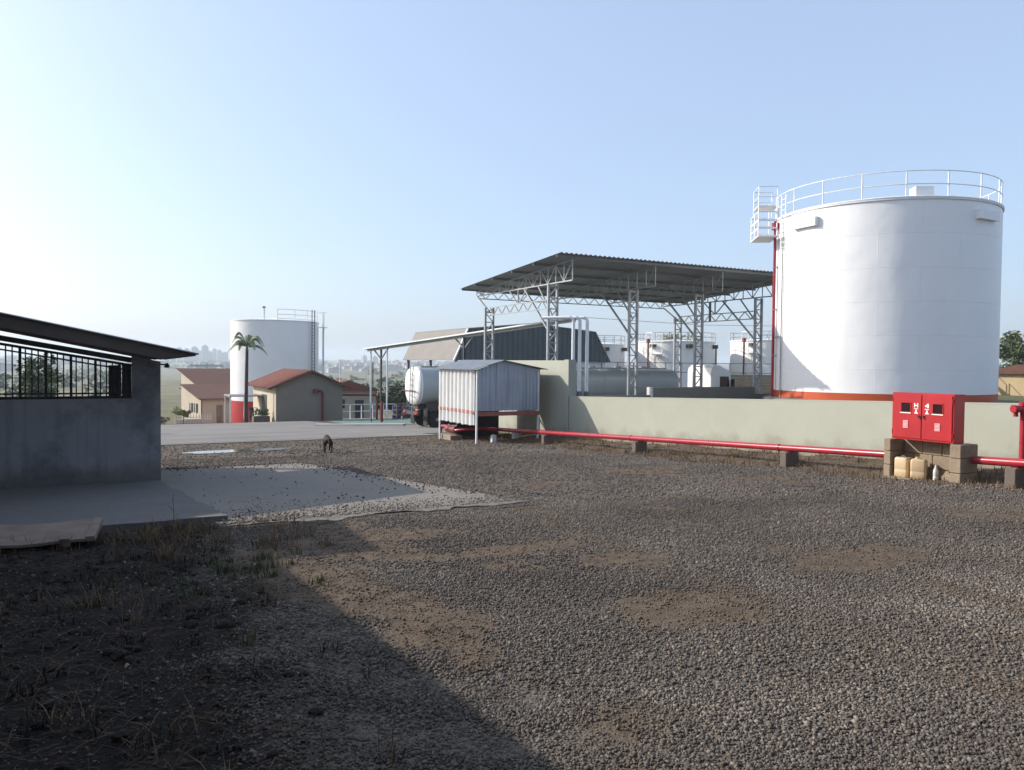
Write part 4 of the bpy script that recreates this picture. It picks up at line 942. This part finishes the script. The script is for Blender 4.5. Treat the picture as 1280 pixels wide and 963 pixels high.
for y in (67.9, 69.2):
    n = 20; MB().tube([(11.2, y+.3*cos(2*pi*k/n), -3.12+.3*sin(2*pi*k/n)) for k in range(n)], .06, 8, closed=True).build('wheel', 'rubber', mt)
MB().tube([(11.2, 67.9, -3.1), (11.2, 68.1, -2.6), (11.2, 68.8, -2.6), (11.2, 69.2, -3.1)], .09, 8).build('frame', 'chassis', mt); MB().bar((10.85, 68.05, -2.35), (11.55, 68.05, -2.35), .05).build('handlebar', 'chassis', mt)
MB().bbox(11.05, 11.35, 68.3, 69.2, -2.6, -2.42, .04).build('seat', 'rubber', mt)

hx, hy, hb = 10.1, 96.4, -5.7
Hs = thing('tile_roof_house', 'cream house with two stepped brown tile roofs at the far left', 'house', (hx, hy, hb))
def hB(x0, x1, y0, y1, z0, z1): return B(hx+x0, hx+x1, hy+y0, hy+y1, hb+z0, hb+z1)
hB(.25, 4.2, 0, .25, -.5, 3.0).build('wall', 'beige_wall', Hs)
MB().prism([(hy, hb-.5), (hy+5, hb-.5), (hy+5, hb+4.3), (hy, hb+3.0)], 'x', hx, hx+.248).build('wall', 'beige_wall', Hs)
MB().sheet((hx-.45, hy-.6, hb+2.9), (5.2, 0, 0), (0, 6.0, 1.56), 4, 6, .04, .26, .07).build('roof', 'tile_brown', Hs, smooth=60)
hB(1.75, 2.5, -.03, -.004, -.2, 2.1).build('door', 'old_wood', Hs)
MB().bar((hx-.47, hy-.6, hb+2.86), (hx-.47, hy+5.4, hb+4.42), .06, .2).build('barge_board', 'tile_brown', Hs)
for y in (1.1, 2.6):
    w_ = hB(-.05, -.004, y, y+1.1, 1.15, 2.25).build('window', 'window_dark', Hs); hB(-.09, -.052, y+.5, y+.6, 1.15, 2.25).build('mullion', 'white_metal', w_)
hB(2.9, 11, 4.0, 4.25, -.5, 3.0).build('rear_block', 'beige_wall', Hs)
MB().prism([(hy+4.253, hb-.5), (hy+14, hb-.5), (hy+14, hb+6.0), (hy+4.253, hb+3.1)], 'x', hx+2.7, hx+2.95).build('rear_block', 'beige_wall', Hs)
MB().sheet((hx+2.2, hy+3.4, hb+3.05), (9.5, 0, 0), (0, 11, 3.25), 4, 6, .04, .26, .07).build('roof', 'tile_brown', Hs, smooth=60)
for x in (3.6, 5.6): hB(x, x+1.1, 3.95, 3.99, .9, 2.1).build('window', 'window_dark', Hs)
MB().tube([(hx-.02, hy-.06, hb-.3), (hx-.02, hy-.06, hb+2.7), (hx-.25, hy-.4, hb+2.8)], .07, 8).build('downpipe', 'chassis', Hs)
Hs.rotation_euler.z = R(15)
fn = thing('picket_fence', 'low pale picket fence in front of the cream house', 'fence', (8.5, 92, -5.6))
for k in range(13): x = 7.0+k*.3; MB().bar((x, 92, -5.9), (x, 92, -4.3), .07).build('picket', 'kerb_white', fn)
for z in (-5.3, -4.7): B(6.9, 10.8, 91.97, 92.03, z, z+.07).build('rail', 'kerb_white', fn)
B(6.9, 10.8, 92.3, 92.5, -6.2, -4.9).build('low_wall', 'beige_wall', fn)

# trees
def leaf_mesh(mb, c, r, n, size, flat=1., clumps=26, seed=1):
    rd = random.Random(seed); cs = []
    for _ in range(clumps):
        while True:
            p = Vector((rd.uniform(-1, 1), rd.uniform(-1, 1), rd.uniform(-1, 1)))
            if .25 < p.length < 1: break
        cs.append((p*(.55+.4*rd.random()), rd.uniform(.18, .42)))
    for _ in range(n):
        p0, cr = rd.choice(cs); q = Vector((rd.gauss(0, 1), rd.gauss(0, 1), rd.gauss(0, 1))).normalized()*cr*rd.random()**.4
        p = p0+q; p = Vector((c[0]+p.x*r[0], c[1]+p.y*r[1], c[2]+p.z*r[2]*flat)); s = size*rd.uniform(.6, 1.4)
        a = Vector((rd.gauss(0, 1), rd.gauss(0, 1), rd.gauss(0, .6))).normalized(); b = a.cross(Vector((rd.gauss(0, 1), rd.gauss(0, 1), rd.gauss(0, 1)))).normalized()
        mb.add([p-a*s, p+b*s*.5, p+a*s, p-b*s*.5], [(0, 1, 2, 3)])
    return mb, cs
def tree(name, label, x, y, h, rx, m, n=2500, leaf=.16, seed=1, group=None, trunk=.12, base=None, low=.35):
    z = gh(x, y) if base is None else base; t = thing(name, label, 'tree', (x, y, z), group)
    cz = z+h*(low+1)/2; rzv = h*(1-low)/2
    mb, cs = leaf_mesh(MB(), (x, y, cz), (rx, rx, rzv), n, leaf, 1., 30, seed)
    tb = MB(); tb.tube([(x, y, z-.2), (x+.05*h*nz(seed), y, z+h*low*.7), (x, y, z+h*(low+.25))], trunk, 8, trunk*.5)
    for p, cr in cs[:9]: tb.tube([(x, y, z+h*low*random.uniform(.6, 1.2)), (x+p.x*rx*.5, y+p.y*rx*.5, cz+p.z*rzv*.5-.1), (x+p.x*rx*.9, y+p.y*rx*.9, cz+p.z*rzv*.9)], trunk*.45, 6, trunk*.12)
    tb.build('trunk', 'trunk', t, smooth=60); mb.build('crown', m, t)
    return t
tree('broadleaf_tree', 'leafy tree seen through the bars of the plaster building', -3.0, 46.9, 4.3, 1.25, 'leaf_mid', 1500, .13, 3, low=.3)
tree('broadleaf_tree', 'grey green tree at the right edge beside the tan shed', 67.5, 36.5, 5.0, 2.9, 'leaf_mid', 3800, .16, 5, base=-.3, low=.2)
tree('broadleaf_tree', 'yellow green tree rising between the far white tanks under the canopy', 69.3, 82.0, 10.2, 3.4, 'leaf_yellow', 2600, .17, 8, base=-3.6, low=.6)
bg = 'dark green trees behind the awning posts'
for k, (x, y, h, r_) in enumerate(((31, 88, 5.2, 3.0), (35.5, 86, 5.6, 3.2), (39.5, 88, 5.0, 3.0))):
    tree('broadleaf_tree', ('dark green tree leftmost behind the awning posts', 'tallest dark green tree behind the tanker rear end', 'dark green tree mostly hidden behind the tanker')[k], x, y, h, r_, 'leaf_dark', 2800, .2, 20+k, bg, low=.1)
sb = thing('garden_shrub', 'small pale green shrub in front of the cream house windows', 'shrub', (7.6, 90, -5.4)); mbs, _ = leaf_mesh(MB(), (7.6, 90, -4.0), (1.3, .9, .8), 700, .12, 1, 14, 4); mbs.build('foliage', 'leaf_yellow', sb); MB().tube([(7.6, 90, -5.8), (7.6, 90, -3.9)], .05, 6).build('stem', 'trunk', sb)
sb = thing('garden_shrub', 'brownish low bush beside the corner of the plaster building', 'shrub', (4.6, 88, -5.3)); mbs, _ = leaf_mesh(MB(), (4.6, 88, -4.8), (1.6, 1, .8), 800, .11, 1, 14, 6); mbs.build('foliage', 'dry_grass', sb); MB().tube([(4.6, 88, -5.6), (4.6, 88, -4.7)], .05, 6).build('stem', 'trunk', sb)
# palm
px0, py0 = 10.08, 64.6; pzb = gh(px0, py0); ph = pzb+6.0
pm = thing('palm_tree', 'slender palm with arching fronds in front of the left white tank', 'palm', (px0, py0, pzb))
MB().tube([(px0, py0, pzb-.2), (px0+.02, py0, pzb+.5), (px0+.06, py0, pzb+3.5), (px0+.1, py0, ph-.2)], .18, 10, .12).build('trunk', 'palm_trunk', pm, smooth=50)
MB().tube([(px0+.1, py0, ph-.2), (px0+.1, py0, ph+.35)], .13, 10, .06).build('crownshaft', 'leaf_mid', pm, smooth=50)
for k, (a, up, ln) in enumerate(((-28, 1.15, 1.6), (152, 1.45, 1.35), (160, .55, 1.75), (-22, .35, 1.9), (70, 1.3, 1.2), (200, .75, 1.6), (-70, .8, 1.4), (110, .8, 1.5), (10, 1.0, 1.5), (180, 1.1, 1.5))):
    mb = MB(); pts = []
    for i in range(13):
        t_ = i/12; rr = ln*t_*.86; z = ph+.15+up*1.05*sin(t_*2.2)-.95*t_**2.4
        pts.append(Vector((px0+.1+rr*cos(R(a)), py0+rr*sin(R(a)), z)))
    mb.tube(pts, .03, 6, .008)
    sd = Vector((-sin(R(a)), cos(R(a)), 0))
    for i in range(1, 12):
        for u in (0, .25, .5, .75):
            q = pts[i].lerp(pts[i+1], u); L_ = .42*sin(pi*(.12+.85*(i+u)/12))+.06; dr = (pts[i+1]-pts[i]).normalized()
            for s in (-1, 1):
                e = q+sd*s*L_*.75+dr*L_*.35-Vector((0, 0, L_*.5)); wv = dr*.04
                mb.add([q-wv, q+wv, e], [(0, 1, 2)])
    mb.build('frond', 'palm_leaf', pm)

# poles, barrier, drums
def pole(label, x, y, h, r_, m, arm=None, base=None):
    z = gh(x, y) if base is None else base; t = thing('utility_pole', label, 'pole', (x, y, z)); MB().tube([(x, y, z-.3), (x, y, z+h)], r_, 8, r_*.7).build('pole', m, t)
    if arm: B(x-arm, x+arm, y-.07, y+.07, z+h-.6, z+h-.28).build('cross_arm', m, t); [MB().cyl(x+s*arm*.85, y, z+h-.28, z+h-.1, .06, 8).build('insulator', 'galv', t) for s in (-1, 1)]
    return t
pole('pale concrete pole with a cross arm behind the cream house', 13.2, 119.8, 7.9, .22, 'kerb_white', 2.3)
pole('dark pole right of the block hut in front of the town', 34.5, 108, 8.0, .15, 'pole_wood')
pole('thin pale pole leaning near the dark pole right of the hut', 32.8, 106, 7.4, .08, 'kerb_white')
pole('thin white mast just right of the block hut', 20.6, 75, 6.2, .06, 'white_metal')
br = thing('pipe_barrier', 'dark red pipe portal over the lane right of the block hut', 'barrier', (21, 66, -3.3))
gz_ = gh(21, 66); MB().tube([(18.4, 67, -.9-.35), (21.2, 65.5, -.9-.35), (21.3, 65.4, -1.5), (21.3, 65.4, gz_-.1)], .10, 8).build('portal', 'red_dark', br, smooth=60)
MB().tube([(18.4, 67, -1.25), (18.4, 67, gz_-.1)], .10, 8).build('post', 'red_dark', br)
wf = thing('white_rail_fence', 'white rail fence beyond the green pavement right of the hut', 'fence', (22, 72, -3.6))
for k in range(7): x = 18.6+k*1.1; MB().bar((x, 72, -4.2), (x, 72, -2.5), .08).build('post', 'white_metal', wf)
for z in (-3.1, -2.45): B(18.5, 25.4, 71.97, 72.03, z, z+.07).build('rail', 'white_metal', wf)
B(18.5, 26, 71.4, 71.8, -4.4, -3.75).build('kerb', 'kerb_white', wf)
h2 = thing('small_house', 'small pale house with a red tile roof right of the block hut', 'house', (24, 88, -4.5))
B(21.5, 28, 86, 92, -6.2, -1.6).build('wall', 'beige_wall', h2); MB().prism([(21.0, -1.62), (24.6, -.45), (28.5, -1.62)], 'y', 85.5, 92.5).build('roof', 'tile_red', h2); B(23, 24.2, 85.95, 85.99, -3.6, -2.6).build('window', 'window_dark', h2); B(25.4, 26.4, 85.95, 85.99, -4.8, -2.7).build('door', 'dark_panel', h2)
for k, (x, y, lab) in enumerate(((22.9, 64.8, 'blue drum left of the tanker by the awning post'), (23.7, 64.4, 'blue drum nearest the tanker rear end'))):
    g = gh(x, y); dr_ = thing('drum', lab, 'drum', (x, y, g), 'blue drums by the awning post'); MB().lathe(x, y, [(.36, g), (.4, g+.03), (.4, g+.4), (.42, g+.43), (.4, g+.46), (.4, g+1.15), (.36, g+1.18)], 20).build('drum_body', 'blue_drum', dr_, smooth=40); MB().cyl(x+.15, y, g+1.181, g+1.22, .05, 10).build('bung', 'galv', dr_)
for x, y, h, lab in ((17.45, 52.5, 1.35, 'thick red post at the edge of the green pavement'), (17.0, 53.5, .95, 'thin dark post left of the thick red post')):
    g = gh(x, y); t = thing('bollard', lab, 'bollard', (x, y, g)); MB().cyl(x, y, g-.1, g+h, .10 if h > 1 else .05, 12).build('post', 'red_dark', t); MB().cyl(x, y, g+h+.001, g+h+.05, .12 if h > 1 else .06, 12).build('cap', 'red_paint' if h > 1 else 'red_dark', t)
for k, (x, y, s, m, lab) in enumerate(((22.0, 56.5, 1.0, 'orange_box', 'stack of orange pallets left of the tanker rear'), (20.6, 57.5, .8, 'red_paint', 'red steel frame rack left of the tanker rear'))):
    g = gh(x, y); mb = MB()
    if k == 0:
        for i in range(5): mb.box(x-s/2, x+s/2, y-s/2, y+s/2, g+.05+i*.24, g+.13+i*.24); mb.box(x-s/2, x-s/2+.1, y-s/2, y+s/2, g+i*.24, g+.05+i*.24); mb.box(x+s/2-.1, x+s/2, y-s/2, y+s/2, g+i*.24, g+.05+i*.24)
    else:
        for u in (-1, 1):
            for w_ in (-1, 1): mb.bar((x+u*s/2, y+w_*s/2, g-.05), (x+u*s/2, y+w_*s/2, g+1.3), .07)
        for z in (.4, .8, 1.25):
            for u in (-1, 1): mb.bar((x+u*s/2, y-s/2, g+z), (x+u*s/2, y+s/2, g+z), .06); mb.bar((x-s/2, y+u*s/2, g+z), (x+s/2, y+u*s/2, g+z), .06)
    tag(mb.build('pallet_stack' if k == 0 else 'steel_rack', 'trunk' if k else m, loc=(x, y, g)), lab, 'pallets' if k == 0 else 'rack')

# ------------------------------------------------------------------ tanks behind the canopy
def far_tank(x, y, r, zt, label, m='tank_white_old', stair=None):
    zb = -3.4; t = thing('storage_tank', label, 'storage tank', (x, y, zb)); shell(x, y, r, zb, zt, t, m, seg=48)
    MB().lathe(x, y, [(r, zt-.02), (r+.1, zt-.02), (r+.1, zt+.1), (.2, zt+.4)], 48).build('roof', m, t, smooth=30)
    mb = MB(); n = 16
    for k in range(n): a = 2*pi*k/n; mb.bar((x+r*cos(a), y+r*sin(a), zt), (x+r*cos(a), y+r*sin(a), zt+1.15), .07)
    for z in (zt+.6, zt+1.13): mb.tube(ringpts(x, y, r, z, 32), .035, 6, closed=True)
    mb.build('guard_rail', 'galv', t)
    for a in (200, 250, 300): MB().box(x+(r+.15)*cos(R(a))-.3, x+(r+.15)*cos(R(a))+.3, y+(r+.15)*sin(R(a))-.3, y+(r+.15)*sin(R(a))+.3, zt-.75, zt-.3).build('bracket', 'chassis', t)
    if stair is not None:
        a = R(stair); ux, uy = cos(a), sin(a); mb = MB(); cx_, cy_ = x+(r+.7)*ux, y+(r+.7)*uy
        mb.box(cx_-.8, cx_+.8, cy_-.6, cy_+.6, zt-1.6, zt-1.5)
        for sx in (-.75, .75):
            for sy in (-.55, .55): mb.bar((cx_+sx, cy_+sy, zt-1.5), (cx_+sx, cy_+sy, zt+1.1), .06)
            mb.bar((cx_+sx, cy_-.55, zt-.7), (cx_+sx, cy_+.55, zt-.7), .06); mb.bar((cx_+sx, cy_-.55, zt+1.05), (cx_+sx, cy_+.55, zt+1.05), .06)
        for z in (zt-.7, zt-.1, zt+1.05): mb.bar((cx_-.75, cy_-.55, z), (cx_+.75, cy_-.55, z), .06)
        for sx in (-.2, .2): mb.bar((cx_+sx, cy_-.6, zb), (cx_+sx, cy_-.6, zt-1.5), .06)
        mb.build('ladder_platform', 'tank_white_old', t)
        MB().tube([(cx_-.9, cy_, zb), (cx_-.9, cy_, zt+.3)], .11, 8).build('foam_riser', 'red_dark', t); MB().cyl(cx_-.9, cy_, zt-.2, zt+.25, .25, 10).build('foam_maker', 'rust_stripe', t)
    return t
far_tank(55.2, 80.5, 3.2, 4.1, 'white storage tank partly hidden by the dark warehouse gable')
far_tank(63.4, 75.8, 4.95, 4.5, 'white storage tank seen between the canopy columns', stair=205)
far_tank(74.5, 71.0, 4.6, 4.8, 'white storage tank with ladder platform nearest the big tank, behind the canopy', stair=200)
tw = thing('dark_silo', 'narrow dark vertical silo between two far white tanks', 'silo', (69.6, 76.5, -3.3)); MB().cyl(69.8, 76.2, -3.4, 4.1, .75, 20).build('silo_body', 'trunk', tw, smooth=40); MB().cyl(69.8, 76.2, 4.1, 4.7, .75, 20, .2).build('cone_top', 'trunk', tw, smooth=40)
fr = thing('steel_railing', 'thin grey railing in front of the far white tanks', 'railing', (60, 66, -3))
p0, p1 = Vector((48, 69.5, 0)), Vector((66.5, 59.6, 0))
for k in range(13): q = p0.lerp(p1, k/12); MB().bar((q.x, q.y, -3.2), (q.x, q.y, 1.95), .08).build('post', 'galv_dark', fr)
for z in (.9, 1.92): MB().bar((p0.x, p0.y, z), (p1.x, p1.y, z), .07).build('rail', 'galv_dark', fr)
bw = thing('block_wall', 'low brown block wall behind the truck cab under the canopy', 'wall', (52, 52, -2.5))
p0, p1 = Vector((49.7, 53.5)), Vector((56, 50.2)); dv = (p1-p0).normalized(); mb = MB(); nn = 14
for r_ in range(13):
    for i in range(nn):
        L_ = (p1-p0).length/nn; off = L_/2 if r_ % 2 else 0; a = p0+dv*(i*L_+off); b = p0+dv*(i*L_+L_-.02+off); z0 = -2.9+r_*.29
        mb.bar((a.x, a.y, z0+.14), (b.x, b.y, z0+.14), .19, .275)
mb.build('block_courses', 'block', bw)
# right edge
ts = thing('tan_shed', 'tan block shed with a brown sheet roof at the right edge', 'shed', (66, 33.5, -.3))
B(61.6, 69, 31, 35.2, -.6, 1.25).build('wall', 'tan_wall', ts); MB().prism([(35.6, 1.26), (35.6, 1.36), (33.6, 1.98), (30.4, 1.36), (30.4, 1.26)], 'x', 61.2, 69.4).build('roof', 'tile_brown', ts)
B(63.2, 64.2, 30.96, 30.99, -.5, .9).build('door', 'old_wood', ts)
ys_ = thing('yellow_steps', 'small yellow steel steps between the big tank and the tan shed', 'steps', (60.3, 35.3, -.3))
for k in range(5): B(59.6, 61.0, 35.0+.22*k, 35.2+.22*k, -.2+k*.26, -.15+k*.26).build('tread', 'yellow_paint', ys_)
mb = MB()
for x in (59.6, 61.0): mb.bar((x, 35.0, -.4), (x, 36.1, 1.1), .07); mb.bar((x, 35.0, -.4), (x, 35.0, .8), .06); mb.bar((x, 36.1, 0), (x, 36.1, 1.9), .06); mb.bar((x, 35.0, .8), (x, 36.1, 1.9), .05)
mb.build('handrail', 'yellow_paint', ys_)
far_ = thing('storage_tank', 'small grey white tank behind the tree at the right edge', 'storage tank', (82, 50, -1)); shell(82, 50, 2.6, -1.5, 4.4, far_, 'tank_white_old', seg=40); MB().lathe(82, 50, [(2.6, 4.39), (2.66, 4.45), (.2, 4.7)], 40).build('roof', 'tank_white_old', far_, smooth=30); mbq = MB(); [mbq.bar((82+2.6*cos(k), 50+2.6*sin(k), 4.4), (82+2.6*cos(k), 50+2.6*sin(k), 5.4), .06) for k in range(7)]; mbq.tube(ringpts(82, 50, 2.6, 5.4, 24), .03, 6, closed=True); mbq.build('guard_rail', 'galv', far_)
# power cables across the sky
cbm = MB(); cbm.tube([(33.4, 50.3, 5.3), (46, 51.8, 5.2), (60, 53.2, 5.6)], .016, 5); 
tag(cbm.build('power_cable', 'cable', loc=(33.4, 50.3, 5.3)), 'thin power cable crossing the sky behind the canopy', 'cable')

# ------------------------------------------------------------------ dog
def dog():
    x, y = 6.05, 23.4; z = on(x, y); rot = R(-8)
    J = {'pelvis': (0,-.26,.42,.085), 'belly': (0,-.05,.40,.085), 'chest': (0,.16,.41,.105), 'neck': (0,.30,.47,.07), 'neck2': (.01,.38,.46,.06), 'head': (.02,.47,.42,.062), 'muzzle': (.03,.57,.36,.03), 'nose': (.03,.62,.335,.022),
         'tail1': (0,-.36,.42,.026), 'tail2': (0,-.47,.36,.02), 'tail3': (0,-.55,.28,.012)}
    E = [('pelvis','belly'),('belly','chest'),('chest','neck'),('neck','neck2'),('neck2','head'),('head','muzzle'),('muzzle','nose'),('pelvis','tail1'),('tail1','tail2'),('tail2','tail3')]
    for s, n, ff, fb in ((1, 'l', .10, -.05), (-1, 'r', -.06, .10)):
        J.update({n+'sh': (s*.075,.18,.33,.055), n+'el': (s*.085,.15+ff*.3,.23,.034), n+'wr': (s*.085,.17+ff,.09,.022), n+'fp': (s*.085,.20+ff,.018,.026),
                  n+'hip': (s*.075,-.27,.34,.07), n+'kn': (s*.09,-.20+fb*.5,.23,.042), n+'hk': (s*.09,-.34+fb,.14,.022), n+'hp': (s*.09,-.31+fb,.018,.026)})
        E += [('chest', n+'sh'), (n+'sh', n+'el'), (n+'el', n+'wr'), (n+'wr', n+'fp'), ('pelvis', n+'hip'), (n+'hip', n+'kn'), (n+'kn', n+'hk'), (n+'hk', n+'hp')]
    for s in (1, -1): J['ear%d' % s] = (s*.06+.02, .44, .45, .02); J['eart%d' % s] = (s*.085+.02, .45, .39, .012); E += [('head', 'ear%d' % s), ('ear%d' % s, 'eart%d' % s)]
    names = list(J); me = bpy.data.meshes.new('dog'); me.from_pydata([J[n][:3] for n in names], [(names.index(a), names.index(b)) for a, b in E], []); o = bpy.data.objects.new('dog', me); COL.objects.link(o)
    sk = o.modifiers.new('skin', 'SKIN'); sv = me.skin_vertices
    if not sv:
        bpy.context.view_layer.objects.active = o
    lay = me.skin_vertices[0].data
    for i, n in enumerate(names): lay[i].radius = (J[n][3],)*2; lay[i].use_root = (n == 'pelvis')
    sb_ = o.modifiers.new('sub', 'SUBSURF'); sb_.levels = 2; sb_.render_levels = 2
    dg = bpy.context.evaluated_depsgraph_get(); m2 = bpy.data.meshes.new_from_object(o.evaluated_get(dg)); o.modifiers.clear(); o.data = m2; m2.materials.clear(); m2.materials.append(M('dog_fur'))
    m2.polygons.foreach_set('use_smooth', [True]*len(m2.polygons))
    o.location = (x, y, z); o.rotation_euler.z = rot; o.scale = (1.05,.85,1.0); tag(o, 'dark brown dog walking across the gravel with its head lowered', 'dog')
dog()

# ------------------------------------------------------------------ far town, woods
def town():
    rd = random.Random(5); w_, rf = MB(), MB(); tw_ = []
    for k in range(900):
        az = R(rd.uniform(-72, 62)-0); r = rd.uniform(1100, 2700); x, y = r*sin(az), r*cos(az); z = gh(x, y)
        a, b, h = rd.uniform(8, 22), rd.uniform(8, 16), rd.choice((4, 5, 6, 7, 9)); 
        if rd.random() < .1: a *= 2.2; h = 8
        w_.cur = 0; w_.box(x-a/2, x+a/2, y-b/2, y+b/2, z-3, z+h)
        w_.cur = 1; w_.prism([(x-a/2-.6, z+h+.05), (x, z+h+2.2), (x+a/2+.6, z+h+.05)], 'y', y-b/2-.6, y+b/2+.6)
    struct(w_.build('town', ['town_wall', 'town_roof']), 'stuff')
    mb = MB()
    for k in range(420):
        az = R(rd.uniform(-75, 65)); r = rd.choice((rd.uniform(200, 900), rd.uniform(900, 2700))); x, y = r*sin(az), r*cos(az); z = gh(x, y); R_ = rd.uniform(3, 7)*(1+r/1400); hh = rd.uniform(2.5, 4.5)*(1+r/2200)
        leaf_mesh(mb, (x, y, z+hh*.5), (R_*1.8, R_, hh), 60, .9*(1+r/900), 1, 10, k)
    struct(mb.build('far_woods', 'leaf_dark'), 'stuff')
    g_ = 'hazy tower blocks of the distant town'
    for k, (pxx, hgt) in enumerate(((233, 34), (238, 26), (243, 40), (249, 30), (256, 44), (262, 28), (268, 36), (216, 30), (224, 38), (281, 26), (455, 22), (468, 20), (274, 32))):
        az = math.atan((pxx-640)/960)+R(28); r = 2300+rd.uniform(-200, 250); x, y = r*sin(az), r*cos(az); z = gh(x, y); q = rd.uniform(6, 9); d_ = rd.uniform(7, 10)
        mb = MB(); mb.box(x-q, x+q, y-d_, y+d_, z-4, z+hgt); mb.box(x-q*.5, x+q*.5, y-d_*.5, y+d_*.5, z+hgt+.02, z+hgt+3.5)
        for fl in range(1, int(hgt/3.2)): mb.box(x-q-.25, x+q+.25, y-d_-.25, y+d_+.25, z+fl*3.2-.35, z+fl*3.2)
        tag(mb.build('tower_block', 'tower_wall', loc=(x, y, z)), 'pale tower block fading into haze on the horizon skyline', 'tower block', g_)
town()

# ------------------------------------------------------------------ haze
hz = MB().box(-4200, 4600, -150, 4200, -30, 60)
hm = bpy.data.materials.new('haze_air'); hm.use_nodes = True; N = hm.node_tree.nodes; N.remove(N['Principled BSDF'])
pv = N.new('ShaderNodeVolumePrincipled'); pv.inputs['Color'].default_value = (.80,.90,1,1); pv.inputs['Density'].default_value = .00032; pv.inputs['Anisotropy'].default_value = .2
hm.node_tree.links.new(pv.outputs[0], N['Material Output'].inputs['Volume']); MATS['haze_air'] = hm
struct(hz.build('haze', 'haze_air'), 'stuff')

# ------------------------------------------------------------------ light, sky, camera
SUN_AZ, SUN_EL = -47, 27.3          # heading from +y, towards +x positive
W = bpy.data.worlds.new('World'); S.world = W; W.use_nodes = True; N = W.node_tree.nodes; L = W.node_tree.links
sk = N.new('ShaderNodeTexSky'); sk.sky_type = 'NISHITA'; sk.sun_disc = False; sk.sun_elevation = R(SUN_EL); sk.sun_rotation = R(SUN_AZ); sk.altitude = 500; sk.air_density = 1.0; sk.dust_density = 4.0; sk.ozone_density = 3.0
mx_ = N.new('ShaderNodeMix'); mx_.data_type = 'RGBA'; mx_.inputs[0].default_value = .5; mx_.inputs[7].default_value = (2.5, 3.05, 3.95, 1); L.new(sk.outputs[0], mx_.inputs[6]); L.new(mx_.outputs[2], N['Background'].inputs['Color'])   # clear sky blended with an even pale haze layer
N['Background'].inputs['Strength'].default_value = .15
sd = Vector((sin(R(SUN_AZ))*cos(R(SUN_EL)), cos(R(SUN_AZ))*cos(R(SUN_EL)), sin(R(SUN_EL))))
sl_ = bpy.data.lights.new('sun', 'SUN'); sl_.energy = 3.3; sl_.angle = R(.5); sl_.color = (1, .93, .83); so = bpy.data.objects.new('sun', sl_); COL.objects.link(so); so.rotation_euler = sd.to_track_quat('Z', 'Y').to_euler(); so.location = (0, 0, 40)
cam = bpy.data.cameras.new('camera'); cam.lens = 960/1280*36; cam.sensor_width = 36; cam.clip_end = 12000; cam.clip_start = .05
co = bpy.data.objects.new('camera', cam); COL.objects.link(co)
co.matrix_world = Matrix.Translation((0, 0, 1.6)) @ Matrix.Rotation(R(-28), 4, 'Z') @ Matrix.Rotation(R(90-1.55), 4, 'X') @ Matrix.Rotation(R(.6), 4, 'Z')
S.camera = co
S.view_settings.view_transform = 'Standard'; S.view_settings.look = 'None'; S.view_settings.gamma = 1; S.view_settings.exposure = .75; S.view_settings.use_curve_mapping = False
S.cycles.max_bounces = 6; S.cycles.volume_bounces = 1
try: S.cycles.use_denoising = True
except Exception: pass
